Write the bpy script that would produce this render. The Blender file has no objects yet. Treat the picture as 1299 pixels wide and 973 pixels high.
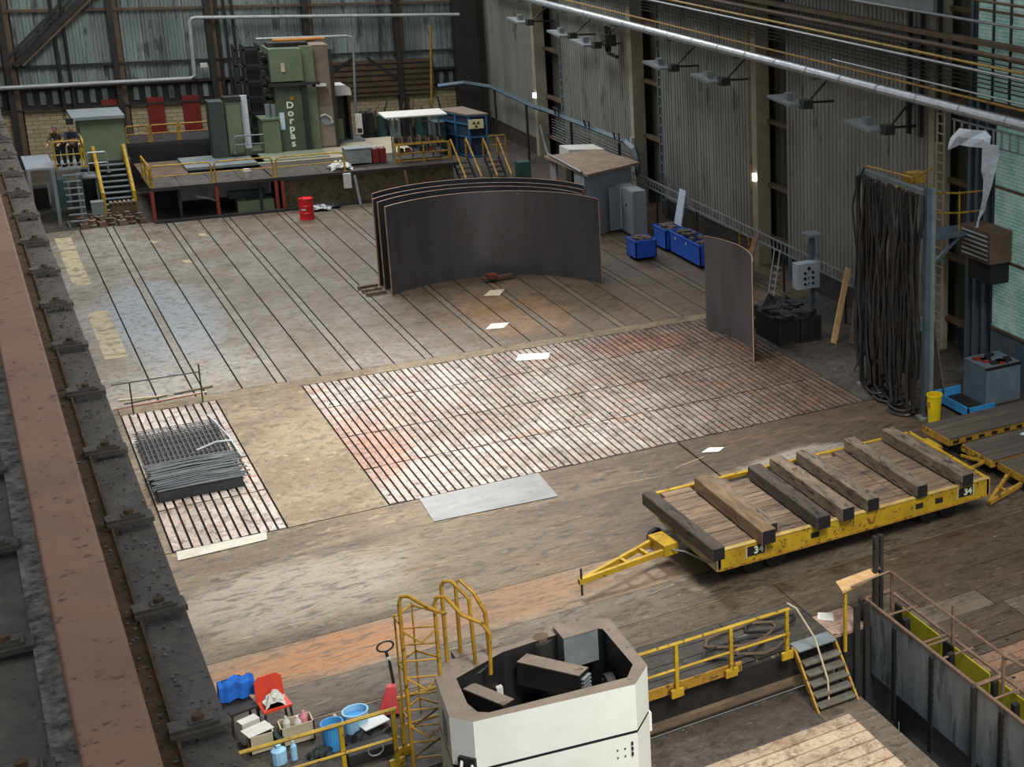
import bpy, math, random
from mathutils import Matrix, Vector
random.seed(7)
PI = math.pi
sc = bpy.context.scene
COL = sc.collection

# ---------------------------------------------------------------- camera
cd = bpy.data.cameras.new('camera')
cam = bpy.data.objects.new('camera', cd); COL.objects.link(cam)
cam.matrix_world = Matrix(((0.79085055, 0.13087311, -0.59785253, 0), (-0.61102477, 0.22423287, -0.75918927, 0), (0.03470073, 0.96570795, 0.2573014, 15.0), (0, 0, 0, 1)))
cd.sensor_width = 36; cd.sensor_fit = 'HORIZONTAL'; cd.lens = 50.138; cd.shift_x = -0.52208; cd.shift_y = -0.12105
cd.clip_start = 0.1; cd.clip_end = 400
sc.camera = cam
# ---------------------------------------------------------------- world, lights, exposure
w = bpy.data.worlds.new('world'); sc.world = w; w.use_nodes = True
w.node_tree.nodes['Background'].inputs[0].default_value = (0.86, 0.93, 1.0, 1); w.node_tree.nodes['Background'].inputs[1].default_value = 0.38
def area(name, loc, rot, sx, sy, power, col, spread=PI):
    l = bpy.data.lights.new(name, 'AREA'); l.shape = 'RECTANGLE'; l.size = sx; l.size_y = sy; l.energy = power; l.color = col; l.spread = spread
    o = bpy.data.objects.new(name, l); o.location = loc; o.rotation_euler = rot; COL.objects.link(o)
area('roof_light_mid', (8.5, 38, 24), (0, 0, 0), 4, 12, 1750, (1.0, 0.98, 0.95), 1.15)
area('roof_light_far', (7, 62, 24), (math.radians(14), 0, 0), 8, 12, 1500, (0.96, 0.98, 1.0), 2.1)
area('roof_light_front', (10, 6, 24), (math.radians(25), 0, 0), 7, 8, 1500, (1.0, 0.98, 0.95), 1.5)
area('unseen_back_window_light', (15, 80, 20), (math.radians(-58), 0, 0), 18, 5, 2100, (0.98, 0.98, 1.0))  # added lamp standing for an unseen high window, gives the plates their sheen
sc.view_settings.view_transform = 'Standard'; sc.view_settings.look = 'None'; sc.view_settings.gamma = 1; sc.view_settings.use_curve_mapping = False
sc.view_settings.exposure = 0.7

# ---------------------------------------------------------------- materials
def lin(h):
    h = h.lstrip('#'); r = [int(h[i:i+2], 16) / 255 for i in (0, 2, 4)]
    return tuple((c / 12.92 if c <= .04045 else ((c + .055) / 1.055) ** 2.4) for c in r) + (1,)
MATS = {}
def mat(name, c1, c2=None, scale=3.0, rough=.75, metal=0, bump=0.0, st=(1, 1, 1), rnd=0.0, lo=.35, hi=.65, spots=None, sp_scale=20, sp_lo=.62, emit=0, trans=0):
    if name in MATS: return MATS[name]
    m = bpy.data.materials.new(name); m.use_nodes = True; nt = m.node_tree; b = nt.nodes['Principled BSDF']; L = nt.links.new
    b.inputs['Roughness'].default_value = rough; b.inputs['Metallic'].default_value = metal
    if trans: b.inputs['Transmission Weight'].default_value = trans
    if emit: b.inputs['Emission Color'].default_value = lin(c1); b.inputs['Emission Strength'].default_value = emit
    geo = nt.nodes.new('ShaderNodeNewGeometry'); mp = nt.nodes.new('ShaderNodeMapping'); mp.inputs['Scale'].default_value = st
    L(geo.outputs['Position'], mp.inputs['Vector'])
    def noise(s, det=6):
        n = nt.nodes.new('ShaderNodeTexNoise'); n.inputs['Scale'].default_value = s; n.inputs['Detail'].default_value = det; n.inputs['Roughness'].default_value = .65
        L(mp.outputs[0], n.inputs['Vector']); return n
    n = noise(scale)
    r = nt.nodes.new('ShaderNodeValToRGB'); r.color_ramp.elements[0].position = lo; r.color_ramp.elements[1].position = hi
    r.color_ramp.elements[0].color = lin(c1); r.color_ramp.elements[1].color = lin(c2 or c1)
    L(n.outputs['Fac'], r.inputs['Fac']); out = r.outputs['Color']
    if spots:
        n2 = noise(sp_scale, 4); mr = nt.nodes.new('ShaderNodeMapRange'); mr.inputs['From Min'].default_value = sp_lo; mr.inputs['From Max'].default_value = sp_lo + .06
        L(n2.outputs['Fac'], mr.inputs['Value']); mx = nt.nodes.new('ShaderNodeMix'); mx.data_type = 'RGBA'
        L(mr.outputs[0], mx.inputs[0]); L(out, mx.inputs[6]); mx.inputs[7].default_value = lin(spots); out = mx.outputs[2]
    if rnd:
        oi = nt.nodes.new('ShaderNodeObjectInfo'); mr = nt.nodes.new('ShaderNodeMapRange'); mr.inputs['To Min'].default_value = 1 - rnd; mr.inputs['To Max'].default_value = 1 + rnd
        L(oi.outputs['Random'], mr.inputs['Value']); hs = nt.nodes.new('ShaderNodeHueSaturation'); L(mr.outputs[0], hs.inputs['Value']); L(out, hs.inputs['Color']); out = hs.outputs[0]
    L(out, b.inputs['Base Color'])
    if bump:
        bp = nt.nodes.new('ShaderNodeBump'); bp.inputs['Strength'].default_value = bump; bp.inputs['Distance'].default_value = .03
        n3 = noise(scale * 4); L(n3.outputs['Fac'], bp.inputs['Height']); L(bp.outputs[0], b.inputs['Normal'])
    MATS[name] = m; return m

def floor_mat(name, base1, base2, dark, light, rust, rough=.55, stx=(1, 1, 1), metal=0, scratch='#c9bfae', rnd=.0, rust_amt=.0, warm_shade=None, pools=()):
    """worn shop floor: three noises, rust patches, fine scratches; world coordinates"""
    m = bpy.data.materials.new(name); m.use_nodes = True; nt = m.node_tree; b = nt.nodes['Principled BSDF']; L = nt.links.new; N = nt.nodes.new
    b.inputs['Metallic'].default_value = metal
    geo = N('ShaderNodeNewGeometry'); P = geo.outputs['Position']
    def mapped(s, rot=0):
        mp = N('ShaderNodeMapping'); mp.inputs['Scale'].default_value = s; mp.inputs['Rotation'].default_value = (0, 0, rot); L(P, mp.inputs['Vector']); return mp.outputs[0]
    def noise(v, s, det=6, ro=.6, dist=0):
        n = N('ShaderNodeTexNoise'); n.inputs['Scale'].default_value = s; n.inputs['Detail'].default_value = det; n.inputs['Roughness'].default_value = ro; n.inputs['Distortion'].default_value = dist; L(v, n.inputs['Vector']); return n.outputs['Fac']
    def rng(v, a, c, x=0, y=1):
        r = N('ShaderNodeMapRange'); r.interpolation_type = 'SMOOTHSTEP'
        r.inputs['From Min'].default_value = a; r.inputs['From Max'].default_value = c; r.inputs['To Min'].default_value = x; r.inputs['To Max'].default_value = y; L(v, r.inputs['Value']); return r.outputs[0]
    def mix(f, a, c):
        x = N('ShaderNodeMix'); x.data_type = 'RGBA'
        if isinstance(f, float): x.inputs[0].default_value = f
        else: L(f, x.inputs[0])
        if isinstance(a, str): x.inputs[6].default_value = lin(a)
        else: L(a, x.inputs[6])
        if isinstance(c, str): x.inputs[7].default_value = lin(c)
        else: L(c, x.inputs[7])
        return x.outputs[2]
    vs = mapped(stx)
    big = noise(vs, .32, 5, .6, .8)
    c = mix(rng(big, .36, .64), base1, base2)
    c = mix(rng(noise(vs, 1.6, 8, .7, .5), .5, .72, 0, .75), c, dark)
    c = mix(rng(noise(vs, 2.9, 8, .7, 1.2), .56, .7, 0, .6), c, light)
    if warm_shade:  # browner towards high x; on the plates this paints the right side's shade
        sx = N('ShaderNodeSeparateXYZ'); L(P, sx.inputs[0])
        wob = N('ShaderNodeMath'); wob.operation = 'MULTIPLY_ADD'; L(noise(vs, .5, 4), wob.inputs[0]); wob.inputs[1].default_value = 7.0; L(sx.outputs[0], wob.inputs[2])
        c = mix(rng(wob.outputs[0], warm_shade[0], warm_shade[1], 0, .8), c, warm_shade[2])
    if rust_amt:
        c = mix(rng(noise(vs, .55, 6, .7, 1.5), .52, .68, 0, rust_amt), c, rust)
    for (px, py, rx, ry, pc, amt) in pools:
        mp = N('ShaderNodeMapping'); mp.inputs['Location'].default_value = (-px / rx, -py / ry, 0); mp.inputs['Scale'].default_value = (1 / rx, 1 / ry, 0); L(P, mp.inputs['Vector'])
        ln = N('ShaderNodeVectorMath'); ln.operation = 'LENGTH'; L(mp.outputs[0], ln.inputs[0]); ad = N('ShaderNodeMath'); ad.operation = 'MULTIPLY_ADD'; L(noise(P, .9, 5, .65), ad.inputs[0]); ad.inputs[1].default_value = 1.3; L(ln.outputs['Value'], ad.inputs[2])
        c = mix(rng(ad.outputs[0], 1.25, 1.9, amt, 0), c, pc)
    c = mix(rng(noise(vs, 4.5, 8, .75, .8), .49, .62, 0, .7), c, dark)
    c = mix(rng(noise(mapped((stx[0] * 2.2, stx[1] * 2.2, 1), 1.1), 3.1, 8, .7, 2.5), .6, .7, 0, .5), c, light)
    sv = mapped((stx[0] * 1.2, stx[1] * 9, 1), .5); c = mix(rng(noise(sv, 2.2, 3, .5, 2.0), .66, .72, 0, .35), c, scratch)
    c = mix(rng(noise(P, 11, 4, .75), .57, .66, 0, .6), c, dark); c = mix(rng(noise(mapped((.7, 1.6, 1), 2.0), 8, 4, .75), .6, .68, 0, .45), c, light)
    if rnd:
        oi = N('ShaderNodeObjectInfo'); hs = N('ShaderNodeHueSaturation'); L(rng(oi.outputs['Random'], 0, 1, 1 - rnd, 1 + rnd), hs.inputs['Value']); L(c, hs.inputs['Color']); c = hs.outputs[0]
    L(c, b.inputs['Base Color'])
    L(rng(noise(vs, 2.2, 8, .7), .35, .65, rough - .18, rough + .2), b.inputs['Roughness'])
    bp = N('ShaderNodeBump'); bp.inputs['Strength'].default_value = .7; bp.inputs['Distance'].default_value = .03; L(noise(P, 7, 10, .8), bp.inputs['Height']); L(bp.outputs[0], b.inputs['Normal'])
    MATS[name] = m; return m

M_SLAB = floor_mat('worn_cast_slab', '#87837a', '#6e6453', '#3e362b', '#a69d8c', '#8f6239', .5, warm_shade=(7.5, 19, '#513f2b'), rust_amt=.3, pools=[(4.7, 53, 1.7, 5.5, '#8c9296', .75), (14.5, 47.8, 1.8, 2.6, '#8d683e', .5)])
M_STRIP = floor_mat('worn_clamp_strip', '#88847a', '#787063', '#50483e', '#a39b8e', '#876536', .5, warm_shade=(7.5, 19, '#5f4f3c'), rust_amt=.2)
M_CONC = floor_mat('oily_concrete', '#6c5e49', '#514330', '#281f15', '#93846b', '#80542a', .5, stx=(.45, 1.3, 1), rust_amt=.2, warm_shade=(9, 20, '#43362a'), pools=[(4.5, 30.8, 2.5, 1.6, '#8f8778', .6), (14.3, 30.8, 1.5, .8, '#b09064', .7), (16.8, 31.6, 1.6, .5, '#a99f92', .6)])
M_BEIGE = floor_mat('tan_concrete', '#776952', '#61533d', '#3b3124', '#978970', '#8a6538', .6, rust_amt=.15)
M_RUSTBAND = floor_mat('rusty_steel_band', '#84705a', '#705d48', '#4a3b2b', '#a08c72', '#a9703a', .5, stx=(.4, 1.2, 1), rust_amt=.35, pools=[(4.6, 27.8, 2.1, .8, '#a56c38', .6), (8.4, 27.9, 1.6, .7, '#966a40', .35)])
M_GREYBAND = floor_mat('grey_scuffed_concrete', '#6f6455', '#584c3d', '#30271d', '#938775', '#755639', .5, stx=(.5, 1, 1))
M_PLATE = floor_mat('slotted_iron', '#afa59b', '#93857a', '#52443a', '#d3cabf', '#9e6440', .34, metal=.3, rnd=.12, rust_amt=.45, warm_shade=(15, 23, '#523d2e'), pools=[(7.6, 38.5, .9, 3, '#9a6650', .6), (16.8, 42.6, 1.6, 1.0, '#87553a', .6)])  # dark end of the ramp paints the dim right side into the iron
M_DARKCONC = floor_mat('dark_oily_concrete', '#4a443c', '#38322b', '#201c18', '#625a50', '#5c4231', .6)
M_PIT = floor_mat('pit_concrete', '#554d45', '#423a33', '#2a2520', '#716759', '#50392a', .65)
M_PITTABLE = floor_mat('pit_table_iron', '#b9a48a', '#9f846a', '#6c5443', '#d6c5ac', '#a86a3e', .5, rnd=.12, rust_amt=.4)
M_SLOT = mat('slot_black', '#120f0c', '#1d1712', 6)
M_STEEL = mat('bare_steel_sheet', '#757673', '#878783', 2, .42, .5, .1, st=(.5, 1, 1), spots='#6d6861', sp_scale=6)
M_WHITE = mat('white_paper', '#cfcdc5', '#bfbcb2', 8, .7)
M_PLATEDARK = mat('rolled_plate', '#5b5a5f', '#69686b', .9, .36, .6, .03, st=(1.6, 1.6, .3), spots='#635852', sp_scale=2.4, sp_lo=.6)
M_PLATEEDGE = mat('plate_cut_edge', '#a07a5c', '#c4a285', 3, .5, .3)
M_RAIL = mat('rusted_rail', '#7d5a46', '#8f6a52', 2.5, .62, .2, .15, spots='#5b3a2a', sp_scale=26, sp_lo=.6)
M_RAILGLINT = mat('rail_edge_glint', '#a06f4c', '#b5835c', 5, .6, .2)
M_FLANGE = mat('runway_steel', '#4a443d', '#625b53', 9, .7, .1, .5, spots='#8a847a', sp_scale=55, sp_lo=.66)
M_FLRUST = mat('rusty_dust', '#4c3d2c', '#6a553c', 18, .9, 0, .8, spots='#a9997f', sp_scale=70, sp_lo=.64)
M_GRAVEL = mat('grit', '#3b3835', '#8c8883', 30, .9)
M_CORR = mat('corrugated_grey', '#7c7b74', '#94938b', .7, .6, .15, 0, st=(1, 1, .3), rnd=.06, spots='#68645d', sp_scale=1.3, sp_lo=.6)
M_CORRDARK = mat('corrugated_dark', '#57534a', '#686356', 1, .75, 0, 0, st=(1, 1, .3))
M_JAMB = mat('pale_column', '#9a9480', '#857e6b', 1.5, .7)
M_BACKW = mat('green_grey_sheet', '#646d67', '#858e87', .9, .6, .1, 0, st=(1, 1, .25), rnd=.2, spots='#4b5450', sp_scale=1.6, sp_lo=.57)
M_DARKST = mat('dark_steel', '#2b2a28', '#3a3733', 2, .6, .3)
M_RUSTST = mat('brown_steel', '#544536', '#6a5743', 2, .7, .2)
M_GREYST = mat('grey_painted_steel', '#6f7677', '#828889', 2, .55, .2)
M_BLUEGR = mat('blue_grey_steel', '#4e5c66', '#5f6d76', 2, .5, .3)
M_SILVER = mat('silver_lagging', '#a9adb0', '#c6c8c9', 3, .38, .7, .6, spots='#7c7265', sp_scale=3, sp_lo=.62)
M_YEL = mat('yellow_paint', '#b8961c', '#957516', 2, .5, 0, 0, spots='#5f4514', sp_scale=7, sp_lo=.58)
M_YELD = mat('worn_yellow_paint', '#a8821f', '#8a651a', 3, .6, 0, 0, spots='#4d3518', sp_scale=8, sp_lo=.56)
M_GREEN = mat('machine_green', '#465040', '#545e4a', 1.5, .5, .1, 0, spots='#3c4536', sp_scale=3, sp_lo=.64)
M_GREENL = mat('light_machine_green', '#5c6850', '#6a755b', 1.5, .5)
M_BROWNP = mat('brown_grey_paint', '#6d6154', '#7b6c5c', 1.5, .6)
M_REDP = mat('red_sheet', '#6b1c17', '#7e251c', 2, .55)
M_RED = mat('red_drum', '#c4141c', '#d8222a', 2, .35)
M_REDPOST = mat('red_post', '#8a2f25', '#743027', 3, .6)
M_BLUE = mat('blue_bin', '#1c4fb0', '#2560c8', 2, .5)
M_BLUELT = mat('light_blue', '#2f86c4', '#4b9cd6', 2, .5)
M_BLUERK = mat('blue_rack', '#2a5678', '#356a90', 2, .5)
M_WCAB = mat('cream_white_paint', '#e6eadf', '#dce0d4', 1.2, .42, 0, 0, spots='#c4c6b8', sp_scale=3, sp_lo=.7)
M_CABTOP = mat('dusty_cab_top', '#74675a', '#867869', 2.5, .8, 0, .1, spots='#5f5248', sp_scale=5, sp_lo=.6)
M_BLACK = mat('black', '#121110', '#1c1a19', 4, .6)
M_CABLE = mat('black_rubber_cable', '#1a1a1b', '#2c2c2d', 5, .3)
M_WOOD = mat('weathered_timber', '#7d6d59', '#564a3d', 3, .75, 0, .4, st=(2, .5, 2), rnd=.18, spots='#37302a', sp_scale=5, sp_lo=.55)
M_WOODX = mat('weathered_deck', '#7d6852', '#574737', 3, .85, 0, .4, st=(.4, 2.5, 2), rnd=.22, spots='#3f342b', sp_scale=4, sp_lo=.58)
M_WOODD = mat('dark_deck_wood', '#564b42', '#423a34', 3, .85, 0, .3, st=(.4, 2.5, 2), rnd=.15)
M_FRESH = mat('fresh_pine', '#d0ab77', '#b88f5e', 4, .75, 0, 0, st=(2, 2, .4))
M_BRICK = mat('pale_brick', '#a3946c', '#8d8062', 3, .85)
M_TURQ = None
M_SKIN = mat('skin', '#b98a6e'); M_NAVY = mat('navy_cloth', '#1f2433', '#2a3042', 6, .9); M_HAIR = mat('hair', '#2b2019')
M_LAMP = mat('lamp_glass', '#c9ccca', '#b4b8b6', 5, .3)
M_TAN = mat('cardboard_beige', '#bfb193', '#a99b80', 5, .8)
M_CYAN = mat('clear_blue_plastic', '#8fc3e0', '#a9d4ec', 5, .25)
M_TEAL = mat('teal_paint', '#2c4743', '#37544f', 3, .5)
M_WFRAME = mat('galvanised', '#8d9292', '#a0a5a5', 4, .45, .5)
M_GREYCAB = mat('light_grey_cabinet', '#8b9094', '#7c8185', 2, .5)
M_PALEBLUE = mat('pale_blue_interior', '#b9cbd8', '#cad8e2', 3, .6)
M_YELPATCH = mat('cream_floor_paint', '#a99b7c', '#958768', 3, .7, 0, 0, spots='#756a56', sp_scale=2.4, sp_lo=.52)
M_BLUEPATCH = mat('blue_grey_floor_paint', '#858a90', '#7c7f80', 1.2, .5, 0, 0, spots='#6d6458', sp_scale=6, sp_lo=.66)

def turq():
    m = bpy.data.materials.new('turquoise_glass_block'); m.use_nodes = True; nt = m.node_tree; b = nt.nodes['Principled BSDF']; L = nt.links.new; N = nt.nodes.new
    geo = N('ShaderNodeNewGeometry'); sep = N('ShaderNodeSeparateXYZ'); L(geo.outputs['Position'], sep.inputs[0]); cmb = N('ShaderNodeCombineXYZ'); L(sep.outputs[1], cmb.inputs[0]); L(sep.outputs[2], cmb.inputs[1])
    br = N('ShaderNodeTexBrick'); br.inputs['Scale'].default_value = 1; br.inputs['Brick Width'].default_value = .3; br.inputs['Row Height'].default_value = .11; br.inputs['Mortar Size'].default_value = .012
    br.inputs['Color1'].default_value = lin('#8fb3a9'); br.inputs['Color2'].default_value = lin('#7ba197'); br.inputs['Mortar'].default_value = lin('#55736d'); L(cmb.outputs[0], br.inputs['Vector'])
    n = N('ShaderNodeTexNoise'); n.inputs['Scale'].default_value = 1.6; n.inputs['Detail'].default_value = 6; L(geo.outputs['Position'], n.inputs['Vector'])
    r = N('ShaderNodeMapRange'); r.inputs['From Min'].default_value = .4; r.inputs['From Max'].default_value = .7; r.inputs['To Max'].default_value = .6; L(n.outputs['Fac'], r.inputs['Value'])
    x = N('ShaderNodeMix'); x.data_type = 'RGBA'; L(r.outputs[0], x.inputs[0]); L(br.outputs['Color'], x.inputs[6]); x.inputs[7].default_value = lin('#aebfb6'); L(x.outputs[2], b.inputs['Base Color']); L(x.outputs[2], b.inputs['Emission Color']); b.inputs['Emission Strength'].default_value = .13   # daylight through the blocks
    b.inputs['Roughness'].default_value = .4; return m
M_TURQ = turq()
def brickmat():
    m = bpy.data.materials.new('pale_painted_brick'); m.use_nodes = True; nt = m.node_tree; b = nt.nodes['Principled BSDF']; L = nt.links.new; N = nt.nodes.new
    geo = N('ShaderNodeNewGeometry'); sep = N('ShaderNodeSeparateXYZ'); L(geo.outputs['Position'], sep.inputs[0]); cmb = N('ShaderNodeCombineXYZ'); L(sep.outputs[0], cmb.inputs[0]); L(sep.outputs[2], cmb.inputs[1])
    br = N('ShaderNodeTexBrick'); br.inputs['Brick Width'].default_value = .5; br.inputs['Row Height'].default_value = .2; br.inputs['Scale'].default_value = 1; br.inputs['Mortar Size'].default_value = .02
    br.inputs['Color1'].default_value = lin('#b3a680'); br.inputs['Color2'].default_value = lin('#9e9170'); br.inputs['Mortar'].default_value = lin('#7c7154'); L(cmb.outputs[0], br.inputs['Vector'])
    L(br.outputs['Color'], b.inputs['Base Color']); b.inputs['Roughness'].default_value = .85; return m
M_PBRICK = brickmat()

# ---------------------------------------------------------------- mesh helpers
class MB:
    def __init__(s): s.v = []; s.f = []; s.mi = []; s.cur = 0
    def add(s, vs, fs):
        o = len(s.v); s.v += [tuple(v) for v in vs]; s.f += [tuple(i + o for i in f) for f in fs]; s.mi += [s.cur] * len(fs); return s
    def m(s, i): s.cur = i; return s
    def box(s, x0, x1, y0, y1, z0, z1, M=None):
        vs = [(x, y, z) for x in (x0, x1) for y in (y0, y1) for z in (z0, z1)]
        if M: vs = [M @ Vector(v) for v in vs]
        return s.add(vs, [(0, 1, 3, 2), (4, 6, 7, 5), (0, 4, 5, 1), (2, 3, 7, 6), (0, 2, 6, 4), (1, 5, 7, 3)])
    def cbox(s, c, d, rz=0, rx=0, ry=0):
        M = Matrix.Translation(c) @ Matrix.Rotation(rz, 4, 'Z') @ Matrix.Rotation(ry, 4, 'Y') @ Matrix.Rotation(rx, 4, 'X')
        return s.box(-d[0] / 2, d[0] / 2, -d[1] / 2, d[1] / 2, -d[2] / 2, d[2] / 2, M)
    def bar(s, a, b, wd, ht=None, up=(0, 0, 1)):
        a = Vector(a); b = Vector(b); d = (b - a).normalized(); u = Vector(up)
        if abs(d.dot(u)) > .98: u = Vector((0, 1, 0))
        sd = d.cross(u).normalized(); u = sd.cross(d); ht = ht or wd; vs = []
        for p in (a, b):
            for i, j in ((-1, -1), (1, -1), (1, 1), (-1, 1)): vs.append(p + sd * (i * wd / 2) + u * (j * ht / 2))
        return s.add(vs, [(0, 3, 2, 1), (4, 5, 6, 7), (0, 1, 5, 4), (1, 2, 6, 5), (2, 3, 7, 6), (3, 0, 4, 7)])
    def tube(s, pts, r, n=6, closed=False):
        pts = [Vector(p) for p in pts]; N = len(pts); vs = []; fs = []; pu = None
        for i, p in enumerate(pts):
            a = pts[(i - 1) % N] if (closed or i) else p; b = pts[(i + 1) % N] if (closed or i < N - 1) else p
            d = (b - a); d = d.normalized() if d.length > 1e-9 else Vector((0, 0, 1))
            if pu is None: pu = Vector((0, 0, 1)) if abs(d.z) < .9 else Vector((1, 0, 0))
            sd = d.cross(pu); sd = sd.normalized() if sd.length > 1e-6 else Vector((1, 0, 0)); u = sd.cross(d).normalized(); pu = u
            rr = r[i] if isinstance(r, (list, tuple)) else r
            for k in range(n): t = 2 * PI * k / n; vs.append(p + (sd * math.cos(t) + u * math.sin(t)) * rr)
        for i in range(N if closed else N - 1):
            for k in range(n): a = i * n + k; b = i * n + (k + 1) % n; c = ((i + 1) % N) * n + (k + 1) % n; d = ((i + 1) % N) * n + k; fs.append((a, b, c, d))
        if not closed: fs += [tuple(range(n))[::-1], tuple(range((N - 1) * n, N * n))]
        return s.add(vs, fs)
    def cyl(s, c, r, h, n=16, r2=None, ax='z'):
        e = {'z': (0, 0, h), 'x': (h, 0, 0), 'y': (0, h, 0)}[ax]
        return s.tube([c, (c[0] + e[0], c[1] + e[1], c[2] + e[2])], [r, r if r2 is None else r2], n)
    def lathe(s, c, prof, n=20):
        vs = []; fs = []
        for r, z in prof:
            for k in range(n): t = 2 * PI * k / n; vs.append((c[0] + r * math.cos(t), c[1] + r * math.sin(t), c[2] + z))
        for i in range(len(prof) - 1):
            for k in range(n): fs.append((i * n + k, i * n + (k + 1) % n, (i + 1) * n + (k + 1) % n, (i + 1) * n + k))
        fs += [tuple(range(n))[::-1], tuple(range((len(prof) - 1) * n, len(prof) * n))]
        return s.add(vs, fs)
    def prism(s, poly, z0, z1, M=None):
        n = len(poly); vs = [(x, y, z0) for x, y in poly] + [(x, y, z1) for x, y in poly]
        if M: vs = [M @ Vector(v) for v in vs]
        return s.add(vs, [tuple(range(n))[::-1], tuple(range(n, 2 * n))] + [(i, (i + 1) % n, n + (i + 1) % n, n + i) for i in range(n)])
    def build(s, name, mt, parent=None, org=None, smooth=False):
        if parent is not None: o_ = WORLD[parent.name]
        else: o_ = Vector(org) if org else Vector((0, 0, 0))
        me = bpy.data.meshes.new(name); me.from_pydata([tuple(Vector(v) - o_) for v in s.v], [], s.f); me.update()
        for q in (mt if isinstance(mt, (list, tuple)) else [mt]): me.materials.append(q)
        if any(s.mi): me.polygons.foreach_set('material_index', s.mi)
        if smooth: me.polygons.foreach_set('use_smooth', [True] * len(me.polygons))
        o = bpy.data.objects.new(name, me); COL.objects.link(o)
        if parent is not None: o.parent = parent
        else: o.location = o_
        WORLD[o.name] = o_
        return o
WORLD = {}
def tag(o, label=None, cat=None, group=None, kind=None):
    if label: o['label'] = label
    if cat: o['category'] = cat
    if group: o['group'] = group
    if kind: o['kind'] = kind
    return o
def thing(name, label, cat, loc, group=None, kind=None):
    o = bpy.data.objects.new(name, None); o.empty_display_size = .2; COL.objects.link(o); o.location = loc; WORLD[o.name] = Vector(loc)
    return tag(o, label, cat, group, kind)
def copy_tree(o, parent=None):
    c = o.copy(); COL.objects.link(c)
    if parent: c.parent = parent
    for ch in [x for x in bpy.data.objects if x.parent == o]: copy_tree(ch, c)
    return c
def bevel(o, wd, seg=2):
    b = o.modifiers.new('bevel', 'BEVEL'); b.width = wd; b.segments = seg; b.limit_method = 'ANGLE'; return o
def text_part(txt, M, size, mt, parent, name='lettering', extrude=.004, align='CENTER'):
    cu = bpy.data.curves.new(name, 'FONT'); cu.body = txt; cu.size = size; cu.extrude = extrude; cu.offset = size * .03; cu.align_x = align; cu.align_y = 'CENTER'
    t = bpy.data.objects.new(name + '_tmp', cu); COL.objects.link(t)
    dg = bpy.context.evaluated_depsgraph_get(); me = bpy.data.meshes.new_from_object(t.evaluated_get(dg)); bpy.data.objects.remove(t); bpy.data.curves.remove(cu)
    me.transform(Matrix.Translation(-WORLD[parent.name]) @ M); me.materials.clear(); me.materials.append(mt)
    o = bpy.data.objects.new(name, me); COL.objects.link(o); o.parent = parent; WORLD[o.name] = WORLD[parent.name]; return o
FRONT = Matrix.Rotation(PI / 2, 4, 'X')                       # text facing -Y
def arc(c, r, a0, a1, n, z=0): return [(c[0] + r * math.cos(a0 + (a1 - a0) * i / n), c[1] + r * math.sin(a0 + (a1 - a0) * i / n), z) for i in range(n + 1)]

# ================================================================ SETTING: floor
mb = MB(); mb.box(-6, 26.2, 22.95, 84, -.6, -.07); mb.box(14.5, 26.2, 14, 22.95, -.6, -.07)
floor = tag(mb.build('floor', M_SLOT), kind='structure')
def slab(x0, x1, y0, y1, mt, z=0.0, name='floor_slab', zb=-.07): return MB().box(x0, x1, y0, y1, zb, z).build(name, mt, floor)
# north field: wide slabs between single and paired clamping slots
cuts = []
for k in range(11):
    cuts.append(3.70 + 2.066 * k)
    c_ = 4.72 + 2.063 * k; cuts += [c_ - .125, c_ + .125]
cuts = [c for c in sorted(cuts) if c < 24.2]
sw = .022; xs = [-6] + cuts + [26.2]
for i in range(len(xs) - 1): slab(xs[i] + (sw if i else 0), xs[i+1] - sw, 44.62, 67.8, (M_STRIP if xs[i+1] - xs[i] < .3 else M_SLAB), random.uniform(-.003, .003))
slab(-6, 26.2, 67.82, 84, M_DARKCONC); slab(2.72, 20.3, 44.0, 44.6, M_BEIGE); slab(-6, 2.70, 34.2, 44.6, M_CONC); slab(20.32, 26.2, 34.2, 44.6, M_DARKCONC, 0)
slab(5.02, 7.18, 34.2, 43.98, M_BEIGE)
# bands in front of the slotted plates
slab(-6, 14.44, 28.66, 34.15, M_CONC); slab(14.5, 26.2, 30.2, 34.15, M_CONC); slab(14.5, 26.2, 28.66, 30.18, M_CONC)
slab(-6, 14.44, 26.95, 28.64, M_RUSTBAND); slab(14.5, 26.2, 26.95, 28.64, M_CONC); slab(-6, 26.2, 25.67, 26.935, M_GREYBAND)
slab(-6, 26.2, 25.6, 25.65, M_BEIGE, -.004)
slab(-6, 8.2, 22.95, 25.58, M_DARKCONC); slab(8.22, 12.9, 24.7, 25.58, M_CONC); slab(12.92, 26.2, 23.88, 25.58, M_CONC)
for i in range(4): slab(8.22, 11.2, 22.95 + i * .44, 22.95 + i * .44 + .41, M_DARKCONC)      # ribbed dark plates behind the railing
slab(11.22, 12.9, 22.95, 24.68, M_DARKCONC)
M_PINKISH = floor_mat('pinkish_floor_plate', '#9d7a69', '#a88e7c', '#6b5448', '#bba694', '#9a5a40', .55)
M_PINKB = floor_mat('brown_floor_bars', '#7d614c', '#8a6a52', '#3f2f24', '#a08770', '#8f5533', .55)
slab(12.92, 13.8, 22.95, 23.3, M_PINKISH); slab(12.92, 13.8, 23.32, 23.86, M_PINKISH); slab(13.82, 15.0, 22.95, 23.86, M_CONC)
slab(15.02, 26.2, 22.95, 23.86, M_CONC)
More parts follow.
